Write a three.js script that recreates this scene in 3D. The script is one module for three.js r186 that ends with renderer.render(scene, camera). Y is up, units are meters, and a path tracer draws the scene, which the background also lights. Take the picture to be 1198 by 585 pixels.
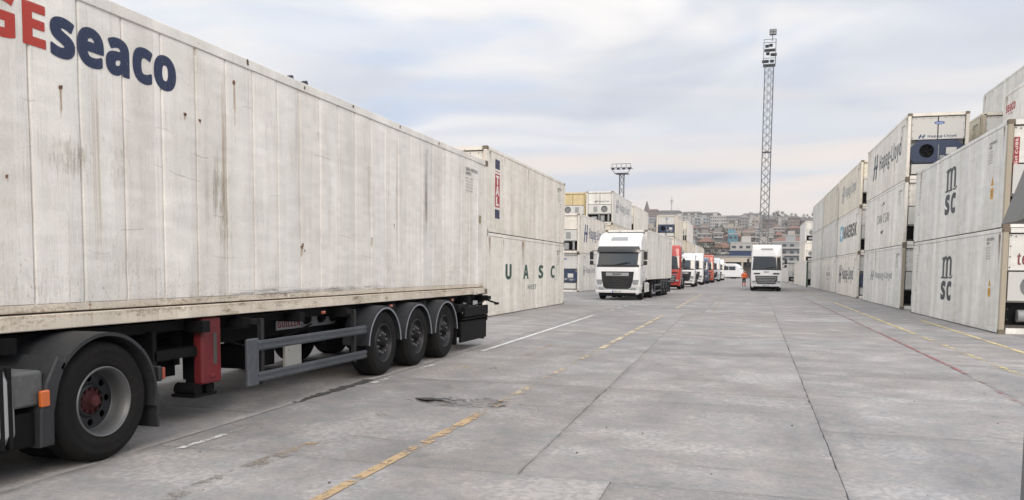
import * as THREE from 'three';
import { mergeGeometries } from 'three/addons/utils/BufferGeometryUtils.js';
import { RoundedBoxGeometry } from 'three/addons/geometries/RoundedBoxGeometry.js';
import { ImprovedNoise } from 'three/addons/math/ImprovedNoise.js';
import { MarchingCubes } from 'three/addons/objects/MarchingCubes.js';

// ------------------------------------------------------------------ camera, sky, sun, exposure
const scene = new THREE.Scene();
const FOCAL = 938.8, CY = 384.07, YAW = 0.2818, PITCH = -0.0733, ROLL = 0.0092, EYE = 1.645;   // pixels of the 1198 x 585 photograph
const camera = new THREE.PerspectiveCamera(2 * Math.atan(CY / FOCAL) * 180 / Math.PI, 1198 / (2 * CY), 0.05, 4000);
camera.position.set(0, EYE, 0);
camera.rotation.order = 'YXZ';
camera.rotation.set(PITCH, YAW, ROLL);
camera.setViewOffset(1198, 2 * CY, 0, 0, 1198, 585);                                            // the picture is the upper part of a taller frame
const renderer = new THREE.WebGLRenderer({ antialias: true });
renderer.setSize(1024, 500);
renderer.toneMapping = THREE.LinearToneMapping;
renderer.toneMappingExposure = 1.04;
renderer.shadowMap.enabled = true;

const perlin = new ImprovedNoise();
function fbm(x, y, z, oct = 4) { let s = 0, a = 0.5, f = 1; for (let i = 0; i < oct; i++) { s += a * perlin.noise(x * f + i * 17.3, y * f - i * 9.1, z * f + i * 3.7); a *= 0.5; f *= 2.03; } return s; }
const sstep = (a, b, x) => { const t = Math.min(1, Math.max(0, (x - a) / (b - a))); return t * t * (3 - 2 * t); };
const mix = (a, b, t) => a + (b - a) * t;
function makeSky() {
  const W = 2048, H = 1024, data = new Float32Array(W * H * 4);
  const grey = [0.635, 0.675, 0.765], pale = [0.895, 0.885, 0.89], blue = [0.60, 0.70, 0.86], peach = [0.95, 0.84, 0.75];
  for (let j = 0; j < H; j++) {
    const el = ((j + 0.5) / H - 0.5) * Math.PI, sy = Math.sin(el), deg = el * 180 / Math.PI;
    for (let i = 0; i < W; i++) {
      const ph = ((i + 0.5) / W - 0.5) * 2 * Math.PI, x = Math.cos(ph) * Math.cos(el), z = Math.sin(ph) * Math.cos(el);
      const k = (j * W + i) * 4; let c = [0.3, 0.3, 0.3];
      if (sy > -0.02) {
        const h = Math.max(sy, 0.0);
        // layered cloud: long soft banks that thin out into streaks towards the horizon
        const px = x / (h + 0.16), pz = z / (h + 0.16);
        const wx = fbm(px * 0.8 + 4, pz * 0.8, 2.2, 3), wz = fbm(px * 0.8, pz * 0.8 + 9, 7.7, 3);
        const bank = fbm(px * 0.62 + wx * 0.9 + 11.4, pz * 0.95 + wz * 0.9 + 3.1, 0.4, 5);
        const wisps = fbm(px * 1.7 + wx * 2.2, pz * 3.4 + wz * 2.2, 5.1, 5);
        let t = sstep(-0.20, 0.26, bank + wisps * 0.32);
        const gap = sstep(0.10, 0.36, fbm(px * 1.5 + 31 + wx, pz * 2.3 + 7 + wz, 9.2, 5) + 0.06 + wisps * 0.3) * 0.85;
        for (let q = 0; q < 3; q++) c[q] = mix(mix(grey[q], pale[q], t), blue[q], gap * (1 - t * 0.5));
        const az = Math.atan2(x, -z) * 180 / Math.PI, mid = 9.0 + az * 0.30 + wx * 9, slope = Math.exp(-(((deg - mid) / 3.6) ** 2)) * sstep(-28, -10, az) * (1 - sstep(24, 50, az));   // the broad slanting bank over the mast
        for (let q = 0; q < 3; q++) c[q] = mix(c[q], [0.615, 0.665, 0.76][q], 0.66 * slope);
        const glowing = Math.exp(-(((deg - mid + 6.5) / 2.6) ** 2)) * sstep(-6, 4, az) * (1 - sstep(24, 50, az)); for (let q = 0; q < 3; q++) c[q] = mix(c[q], [0.94, 0.87, 0.80][q], 0.7 * glowing);
        const fine = fbm(px * 3.1 + wx * 3, pz * 5.2 + wz * 3, 14.2, 5); for (let q = 0; q < 3; q++) c[q] *= 1 + fine * 0.09;
        const ridge = sstep(0.02, 0.30, fbm(px * 0.35 + 2.0, h * 26 + wx * 0.8, pz * 0.35, 4) + 0.06) * (1 - sstep(5.5, 15, deg)) ;   // warm light under the cloud deck
        for (let q = 0; q < 3; q++) c[q] = mix(c[q], peach[q], 0.75 * ridge);
        const lowHaze = 1 - sstep(0, 9, deg);
        const hz = [0.83, 0.795, 0.775];
        for (let q = 0; q < 3; q++) c[q] = mix(c[q], hz[q], 0.5 * lowHaze);
        const rise = (1 + 2 * h) / 1.3;                                                      // an overcast sky grows brighter towards the zenith
        for (let q = 0; q < 3; q++) c[q] *= mix(1, rise * [1.03, 1.0, 0.955][q], sstep(0.1, 0.6, h));
      }
      data[k] = c[0]; data[k + 1] = c[1]; data[k + 2] = c[2]; data[k + 3] = 1;
    }
  }
  const t = new THREE.DataTexture(data, W, H, THREE.RGBAFormat, THREE.FloatType);
  t.mapping = THREE.EquirectangularReflectionMapping; t.magFilter = t.minFilter = THREE.LinearFilter; t.needsUpdate = true;
  return t;
}
scene.background = scene.environment = makeSky();
const sun = new THREE.DirectionalLight(new THREE.Color(1.0, 0.87, 0.73), 1.5);
sun.position.set(42, 62, 66); sun.target.position.set(0, 0, -35);
sun.castShadow = true; sun.shadow.radius = 45; sun.shadow.mapSize.set(4096, 4096);
Object.assign(sun.shadow.camera, { left: -120, right: 120, top: 120, bottom: -120, near: 1, far: 400 });
scene.add(sun, sun.target);
scene.fog = new THREE.FogExp2(new THREE.Color(0.80, 0.84, 0.92), 0.0002);

// ------------------------------------------------------------------ helpers
function rng(seed) { let a = seed >>> 0; return () => { a = (a + 0x6D2B79F5) >>> 0; let t = a; t = Math.imul(t ^ (t >>> 15), t | 1); t ^= t + Math.imul(t ^ (t >>> 7), t | 61); return ((t ^ (t >>> 14)) >>> 0) / 4294967296; }; }
const used = new Map();
function numbered(n) { const k = used.get(n) ?? 0; used.set(n, k + 1); return k ? n + '_' + String(k).padStart(3, '0') : n; }
function at(g, x = 0, y = 0, z = 0, rx = 0, ry = 0, rz = 0) {
  if (g.index) g = g.toNonIndexed();
  for (const a of Object.keys(g.attributes)) if (!['position', 'normal', 'uv'].includes(a)) g.deleteAttribute(a);
  if (rx) g.rotateX(rx); if (ry) g.rotateY(ry); if (rz) g.rotateZ(rz);
  g.translate(x, y, z); return g;
}
const box = (w, h, d, x = 0, y = 0, z = 0, rx, ry, rz) => at(new THREE.BoxGeometry(w, h, d), x, y, z, rx, ry, rz);
const rbox = (w, h, d, r, x = 0, y = 0, z = 0, rx, ry, rz) => at(new RoundedBoxGeometry(w, h, d, 1, r), x, y, z, rx, ry, rz);
const cyl = (r0, r1, h, seg, x = 0, y = 0, z = 0, rx, ry, rz) => at(new THREE.CylinderGeometry(r0, r1, h, seg), x, y, z, rx, ry, rz);
const xcyl = (r, len, seg, x, y, z) => cyl(r, r, len, seg, x, y, z, 0, 0, Math.PI / 2);
const zcyl = (r, len, seg, x, y, z) => cyl(r, r, len, seg, x, y, z, Math.PI / 2);
function bar(p, q, r, seg = 6) {
  const a = new THREE.Vector3(...p), b = new THREE.Vector3(...q), d = b.clone().sub(a), g = new THREE.CylinderGeometry(r, r, d.length(), seg);
  g.applyQuaternion(new THREE.Quaternion().setFromUnitVectors(new THREE.Vector3(0, 1, 0), d.normalize()));
  g.translate((a.x + b.x) / 2, (a.y + b.y) / 2, (a.z + b.z) / 2); return at(g);
}
function tube(points, r, n = 16, seg = 6) { return at(new THREE.TubeGeometry(new THREE.CatmullRomCurve3(points.map((p) => new THREE.Vector3(...p))), n, r, seg)); }
// lathe profile [radius, along] with its axis turned to +x
const xlathe = (pts, seg = 32) => at(new THREE.LatheGeometry(pts.map(([r, y]) => new THREE.Vector2(r, y)), seg), 0, 0, 0, 0, 0, -Math.PI / 2);
// outline in (z, y), extruded across x from 0 to -w
function sideExtrude(shape, w, bevel = 0, curve = 12) { return at(new THREE.ExtrudeGeometry(shape, { depth: w, bevelEnabled: bevel > 0, bevelSize: bevel, bevelThickness: bevel, bevelSegments: 1, curveSegments: curve }), 0, 0, 0, 0, -Math.PI / 2); }
const poly = (pts) => new THREE.Shape(pts.map(([a, b]) => new THREE.Vector2(a, b)));
function metreUV(g) {   // uv in metres, by the face's main direction
  const p = g.attributes.position, n = g.attributes.normal, uv = new Float32Array(p.count * 2);
  for (let i = 0; i < p.count; i++) {
    const ax = Math.abs(n.getX(i)), ay = Math.abs(n.getY(i)), az = Math.abs(n.getZ(i));
    if (ax >= ay && ax >= az) { uv[2 * i] = p.getZ(i); uv[2 * i + 1] = p.getY(i); }
    else if (ay >= az) { uv[2 * i] = p.getZ(i); uv[2 * i + 1] = p.getX(i); }
    else { uv[2 * i] = p.getX(i); uv[2 * i + 1] = p.getY(i); }
  }
  g.setAttribute('uv', new THREE.BufferAttribute(uv, 2)); return g;
}
function join(list) { const g = Array.isArray(list) ? (list.length > 1 ? mergeGeometries(list) : list[0]) : list; return metreUV(g); }
const cache = new Map();
function shared(key, make) { if (!cache.has(key)) cache.set(key, join(make())); return cache.get(key); }
function mesh(name, geo, mat, parent) {
  const m = new THREE.Mesh(Array.isArray(geo) ? join(geo) : geo, mat);
  m.name = parent && parent !== scene ? name : numbered(name); m.castShadow = m.receiveShadow = true; (parent ?? scene).add(m); return m;
}
function group(name, parent, x = 0, y = 0, z = 0) { const g = new THREE.Group(); g.name = name; g.position.set(x, y, z); parent.add(g); return g; }
function thing(name, label, category, [x, y, z] = [0, 0, 0], turn = 0, grp) {
  const o = new THREE.Group(); o.name = numbered(name); o.position.set(x, y, z); o.rotation.y = turn; o.userData = { label, category }; if (grp) o.userData.group = grp; scene.add(o); return o;
}
function tag(o, label, category, grp) { o.userData = { label, category }; if (grp) o.userData.group = grp; return o; }
const stuff = (m) => { m.userData.kind = 'stuff'; return m; };
const structure = (m) => { m.userData.kind = 'structure'; return m; };
// a pixel of the photograph gives a direction; the distance d along the road axis comes from what the thing stands on
function ray(u, v) {
  let a = u - 599, b = v - CY; let c = Math.cos(ROLL), s = Math.sin(ROLL); [a, b] = [c * a + s * b, -s * a + c * b];
  const x = a / FOCAL, y2 = -b / FOCAL; c = Math.cos(PITCH); s = Math.sin(PITCH); const Y = c * y2 + s, zz = -s * y2 + c;
  c = Math.cos(YAW); s = Math.sin(YAW); return [c * x - s * zz, Y, s * x + c * zz];
}
const onDepth = (u, v, d) => { const r = ray(u, v); return [r[0] * d / r[2], EYE + r[1] * d / r[2]]; };

// ------------------------------------------------------------------ textures
function tileNoise(size, cells, seed) {   // smooth value noise that tiles, returned as Float32Array 0..1
  const R = rng(seed), g = new Float32Array(cells * cells).map(() => R()), out = new Float32Array(size * size), s = cells / size;
  for (let y = 0; y < size; y++) {
    const fy = y * s, y0 = Math.floor(fy), ty = fy - y0, wy = ty * ty * (3 - 2 * ty), r0 = (y0 % cells) * cells, r1 = ((y0 + 1) % cells) * cells;
    for (let x = 0; x < size; x++) {
      const fx = x * s, x0 = Math.floor(fx), tx = fx - x0, wx = tx * tx * (3 - 2 * tx), c0 = x0 % cells, c1 = (x0 + 1) % cells;
      out[y * size + x] = (g[r0 + c0] * (1 - wx) + g[r0 + c1] * wx) * (1 - wy) + (g[r1 + c0] * (1 - wx) + g[r1 + c1] * wx) * wy;
    }
  }
  return out;
}
function dataTex(size, fn, srgb) {
  const d = new Uint8Array(size * size * 4);
  for (let i = 0; i < size * size; i++) { const c = fn(i); d[4 * i] = c[0]; d[4 * i + 1] = c[1]; d[4 * i + 2] = c[2]; d[4 * i + 3] = 255; }
  const t = new THREE.DataTexture(d, size, size); t.wrapS = t.wrapT = THREE.RepeatWrapping; t.magFilter = THREE.LinearFilter; t.minFilter = THREE.LinearMipmapLinearFilter; t.generateMipmaps = true;
  if (srgb) t.colorSpace = THREE.SRGBColorSpace; t.needsUpdate = true; return t;
}
const clamp8 = (v) => Math.max(0, Math.min(255, v));
const S = 2048, nA = tileNoise(S, 5, 1), nB = tileNoise(S, 17, 2), nC = tileNoise(S, 61, 3), nD = tileNoise(S, 230, 4), nE = tileNoise(S, 820, 5);
const concreteMap = dataTex(S, (i) => {
  const b = nA[i] * 0.22 + nB[i] * 0.24 + nC[i] * 0.2 + nD[i] * 0.18 + nE[i] * 0.16;
  let v = 1 + (b - 0.5) * 0.46;
  const worn = nB[i] * 0.55 + nD[i] * 0.45; if (worn > 0.62) v *= 1 + Math.min(0.05, (worn - 0.62) * 0.35);           // rubbed pale patches
  if (nE[i] > 0.86 && nC[i] > 0.5) v *= 0.78;                                                                          // dark grit
  const w = (nC[i] - 0.5) * 5; v *= 205;
  return [clamp8(v + w), clamp8(v), clamp8(v - w * 0.8)];
}, true);
const concreteBump = dataTex(1024, (i) => { const x = i % 1024, y = (i / 1024) | 0, k = (y * 2) * S + x * 2; const v = (nE[k] * 0.55 + nD[k] * 0.45) * 255; return [v, v, v]; }, false);
for (const t of [concreteMap, concreteBump]) t.repeat.set(1 / 8, 1 / 8);

function canvas(w, h, draw) { const c = document.createElement('canvas'); c.width = w; c.height = h; const x = c.getContext('2d'); draw(x, w, h); return c; }
function canvasTex(c) { const t = new THREE.CanvasTexture(c); t.colorSpace = THREE.SRGBColorSpace; t.anisotropy = 8; return t; }
// weathered white paint over a whole container side, front of the container at the right-hand edge of the canvas
function grime(seed, w, h, o) {
  const R = rng(seed), L = 12.192, H = 2.896, X = (m) => m / L * w, Y = (m) => h - m / H * h;
  const c = canvas(w, h, (g) => {
    g.fillStyle = o.base; g.fillRect(0, 0, w, h);
    for (let i = 0; i < 24; i++) { g.fillStyle = `rgba(${o.tone[i % o.tone.length]},${0.03 + R() * 0.06})`; g.fillRect(X(i * 0.508), 0, X(0.508), h); }       // panels weather apart
    for (let i = 0; i < o.smudge; i++) {   // grainy smears made of many short strokes
      const cx = R() * w, cy = R() * h, sw = X(0.05 + R() * 0.3), sh = h * (0.05 + R() * 0.3), tone = o.dirt[(R() * o.dirt.length) | 0];
      for (let k = 0; k < 46; k++) { g.fillStyle = `rgba(${tone},${0.015 + R() * 0.04})`; g.fillRect(cx + (R() - 0.5) * sw + (R() - 0.5) * sw * 0.5, cy + (R() - 0.5) * sh, 0.5 + R() * 1.4, sh * (0.1 + R() * 0.5)); }
    }
    for (let i = 0; i < o.streak; i++) {   // run-off streaks
      const x = (((R() * 24) | 0) * 0.508 + (R() < 0.6 ? (R() - 0.5) * 0.03 : R() * 0.5)), y0 = R() < 0.6 ? H - 0.1 : R() * H, len = 0.15 + R() * R() * 2.0;
      g.strokeStyle = `rgba(${o.dirt[(R() * o.dirt.length) | 0]},${0.03 + R() * 0.12})`; g.lineWidth = 0.5 + R() * 1.2;
      g.beginPath(); let px = X(x), py = Y(y0); g.moveTo(px, py); for (let k = 0; k < 8; k++) { px += (R() - 0.5) * 0.9; py += len / H * h / 8; g.lineTo(px, py); } g.stroke();
    }
    for (let i = 0; i < o.scratch; i++) {
      g.strokeStyle = `rgba(${R() < 0.5 ? '96,92,86' : '236,236,236'},${0.12 + R() * 0.25})`; g.lineWidth = 0.6 + R() * 0.8;
      const x = R() * w, y = R() * h, l = (R() - 0.3) * w * 0.05; g.beginPath(); g.moveTo(x, y); g.quadraticCurveTo(x + l * 0.5, y + (R() - 0.5) * 12, x + l, y + (R() - 0.5) * 14); g.stroke();
    }
    for (let i = 0; i < o.rust; i++) {
      const x = R() * w, y = R() < 0.4 ? Y(H - 0.05 - R() * 0.15) : R() < 0.5 ? Y(0.08 + R() * 0.2) : R() * h, r = 0.7 + R() * R() * 2.4, l = R() * R() * h * 0.16;
      g.fillStyle = `rgba(112,68,38,${0.4 + R() * 0.4})`; for (let k = 0; k < 5; k++) { g.beginPath(); g.ellipse(x + (R() - 0.5) * r * 2, y + (R() - 0.5) * r * 2, r * (0.3 + R() * 0.6), r * (0.3 + R() * 0.7), R() * 3, 0, 7); g.fill(); }
      for (let k = 0; k < 3; k++) { g.strokeStyle = `rgba(132,92,58,${0.1 + R() * 0.2})`; g.lineWidth = 0.6 + R(); const dx = (R() - 0.5) * r; g.beginPath(); g.moveTo(x + dx, y); g.lineTo(x + dx + (R() - 0.5) * 2, y + l * (0.4 + R() * 0.6)); g.stroke(); }
    }
    if (o.extra) o.extra(g, X, Y, R);
    const im = g.getImageData(0, 0, w, h), d = im.data;                 // paint grain
    for (let i = 0; i < w * h; i++) { const x = i % w, y = (i / w) | 0, m1 = nB[((y >> 1) % S) * S + ((x * 3) % S)] - 0.5, m2 = nC[((y >> 2) % S) * S + ((x * 3 + 700) % S)] - 0.5, m3 = nA[((y + 300) % S) * S + ((x * 2) % S)] - 0.5, n = (m1 * 26 + m2 * 16 + m3 * 18) * (o.mottle ?? 0.7) + (nC[((y * 3) % S) * S + (x % S)] - 0.5) * 13 + (nE[(y % S) * S + ((x * 2) % S)] - 0.5) * 12 + (nB[((y * 2) % S) * S + x % S] - 0.5) * 8; d[4 * i] += n; d[4 * i + 1] += n + Math.min(0, n) * 0.03; d[4 * i + 2] += n + Math.min(0, n) * 0.12; }
    g.putImageData(im, 0, 0);
  });
  const t = canvasTex(c); t.wrapS = t.wrapT = THREE.RepeatWrapping; t.repeat.set(1 / L, 1 / H); t.offset.set(0.5, 0); return t;
}
const DIRT = ['92,88,82', '118,104,84', '70,66,62', '140,124,100'];
const bigGrime = grime(77, 2048, 486, {
  base: '#f0efec', tone: ['120,120,116', '255,255,255', '150,140,124'], dirt: DIRT, smudge: 210, streak: 110, scratch: 170, rust: 11, mottle: 0.5,
  extra(g, X, Y, R) {
    const L = 12.192, at_ = (d, y) => [X(L - (d - 4.68)), Y(y - 1.095)];          // depth along the road, height above ground
    const spot = (d, y, r, drip) => { const [x, yy] = at_(d, y); r *= 0.62; g.fillStyle = 'rgba(104,62,34,.7)'; for (let k = 0; k < 7; k++) { g.beginPath(); g.ellipse(x + (R() - .5) * r, yy + (R() - .5) * r, r * (.3 + R() * .5), r * (.3 + R() * .5), 0, 0, 7); g.fill(); } for (let k = 0; k < 6; k++) { g.strokeStyle = `rgba(120,76,44,${.18 + R() * .25})`; g.lineWidth = .8 + R() * 1.2; const dx = (R() - .5) * r * 1.3; g.beginPath(); g.moveTo(x + dx, yy); g.lineTo(x + dx + (R() - .5) * 2, yy + Y(0) * drip / 2.896 * (.4 + R() * .6)); g.stroke(); } };
    spot(5.64, 3.11, 5, 0.25); spot(7.15, 3.17, 6, 0.06); spot(7.37, 3.15, 5, 0.05); spot(7.96, 3.67, 7, 0.5); spot(9.32, 1.9, 7, 0.12); spot(5.02, 2.2, 5, 0.1); spot(12.1, 2.35, 4, .1); spot(11.3, 2.1, 4, .15);
    for (const [d, y0, y1, n, a, col] of [[13.42, 3.75, 2.0, 26, .32, '58,52,46'], [13.36, 3.7, 2.2, 12, .2, '80,66,50'], [7.78, 3.75, 1.7, 30, .14, '128,98,60'], [7.62, 3.0, 2.0, 30, .2, '88,76,60'], [7.72, 2.7, 1.8, 20, .2, '80,70,56'], [6.0, 3.7, 1.4, 24, .12, '126,104,72'], [12.2, 3.7, 1.6, 30, .10, '90,84,74'], [11.2, 3.7, 2.1, 20, .12, '120,110,96'], [16.3, 3.7, 1.4, 22, .12, '110,100,86'], [10.3, 3.7, 2.4, 18, .1, '110,100,86']])
      for (let k = 0; k < n; k++) { const [x, ya] = at_(d + (R() - .5) * .09, y0 - R() * .8), yb = at_(d, y1 + R() * .8)[1]; g.strokeStyle = `rgba(${col},${a * (.4 + R() * .8)})`; g.lineWidth = .6 + R() * 1.2; g.beginPath(); g.moveTo(x, ya); g.lineTo(x + (R() - .5) * 2, yb); g.stroke(); }
    for (const [d, y, wd, ht, col, a] of [[5.75, 2.6, .35, .3, '116,104,84', .5], [6.25, 2.62, .3, .5, '132,122,106', .3], [6.3, 1.75, .6, .5, '120,116,110', .25], [7.75, 2.35, .25, .7, '92,82,66', .35], [9.1, 1.35, 2.6, .09, '74,74,74', .7], [10.6, 1.36, 2.4, .05, '100,96,90', .6], [11.8, 1.7, .4, .5, '96,90,80', .25], [5.3, 1.5, .8, .35, '122,116,106', .25], [14.9, 1.6, 1.4, .3, '130,116,90', .3]])
      for (let k = 0; k < 130; k++) { const [x, yy] = at_(d + (R() + R() - 1) * wd * .7, y + (R() + R() - 1) * ht * .6); g.fillStyle = `rgba(${col},${a * (.06 + R() * .22)})`; const lw = wd > 1 ? 6 + R() * 40 : 1 + R() * 3, lh = wd > 1 ? 1 + R() * 1.6 : 4 + R() * 18; g.fillRect(x, yy, lw, lh); }
    for (let k = 0; k < 5200; k++) { const q = R() * R() * R(); g.fillStyle = `rgba(${R() < .5 ? '140,112,76' : '116,98,74'},${.06 + R() * .16})`; g.fillRect(R() * 2048, Y(.13 + q * .7), .8 + R() * 2.2, .8 + R() * 3); }   // dried mud splashes over the lower edge
    for (let k = 0; k < 60; k++) { const x0 = R() * 2048, w0 = 10 + R() * 70, y0 = Y(.03 + R() * .2), tone = ['74,64,54', '96,82,64', '128,104,74'][(R() * 3) | 0]; for (let j = 0; j < 40; j++) { g.fillStyle = `rgba(${tone},${.05 + R() * .14})`; g.fillRect(x0 + (R() + R() - 1) * w0, y0 + (R() + R() - 1) * 7, 1 + R() * 9, 1 + R() * 2.5); } }
  },
});
const grimes = [[11, '#e9e6df', 70, 150, 20], [23, '#e6e6e3', 60, 130, 16], [41, '#e4dfd2', 80, 180, 30]].map(([s, base, sm, st, ru]) => grime(s, 1024, 256, { base, tone: ['130,130,124', '255,255,255', '150,140,124'], dirt: DIRT, smudge: sm, streak: st, scratch: 30, rust: ru }));
function wear(g, w, h, R, n) { g.globalCompositeOperation = 'destination-out'; for (let i = 0; i < n; i++) { g.fillStyle = `rgba(0,0,0,${0.15 + R() * 0.5})`; g.fillRect(R() * w, R() * h, 0.6 + R() * 1.6, 2 + R() * R() * h * 0.14); } g.globalCompositeOperation = 'source-over'; }
function decalTex(w, h, draw, n = 260) { return canvasTex(canvas(w, h, (g) => { draw(g, w, h); wear(g, w, h, rng(w * 7 + h * 3 + n), n); })); }
function fitText(g, text, font, x, y, w, h) {   // text stretched into a box
  g.save(); g.font = font.replace('#', '200px'); g.textBaseline = 'alphabetic'; const m = g.measureText(text), tw = m.actualBoundingBoxLeft + m.actualBoundingBoxRight, th = m.actualBoundingBoxAscent + m.actualBoundingBoxDescent;
  g.translate(x, y); g.scale(w / tw, h / th); g.fillText(text, m.actualBoundingBoxLeft, m.actualBoundingBoxAscent); if (g.lineWidth > 1) g.strokeText(text, m.actualBoundingBoxLeft, m.actualBoundingBoxAscent); g.restore();
}
const BOLD = 'bold # sans-serif', SERIF = 'bold # serif', REG = '# sans-serif';
const lion = (g, x, y, w, h) => { const s = w * 0.26; for (const k of [0, 1]) { const a = x + k * w * 0.5; g.beginPath(); g.moveTo(a + s, y); g.lineTo(a + s * 1.9, y); g.lineTo(a + s * 0.9, y + h); g.lineTo(a, y + h); g.fill(); } g.fillRect(x + w * 0.06, y + h * 0.43, w * 0.9, h * 0.15); };
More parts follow.
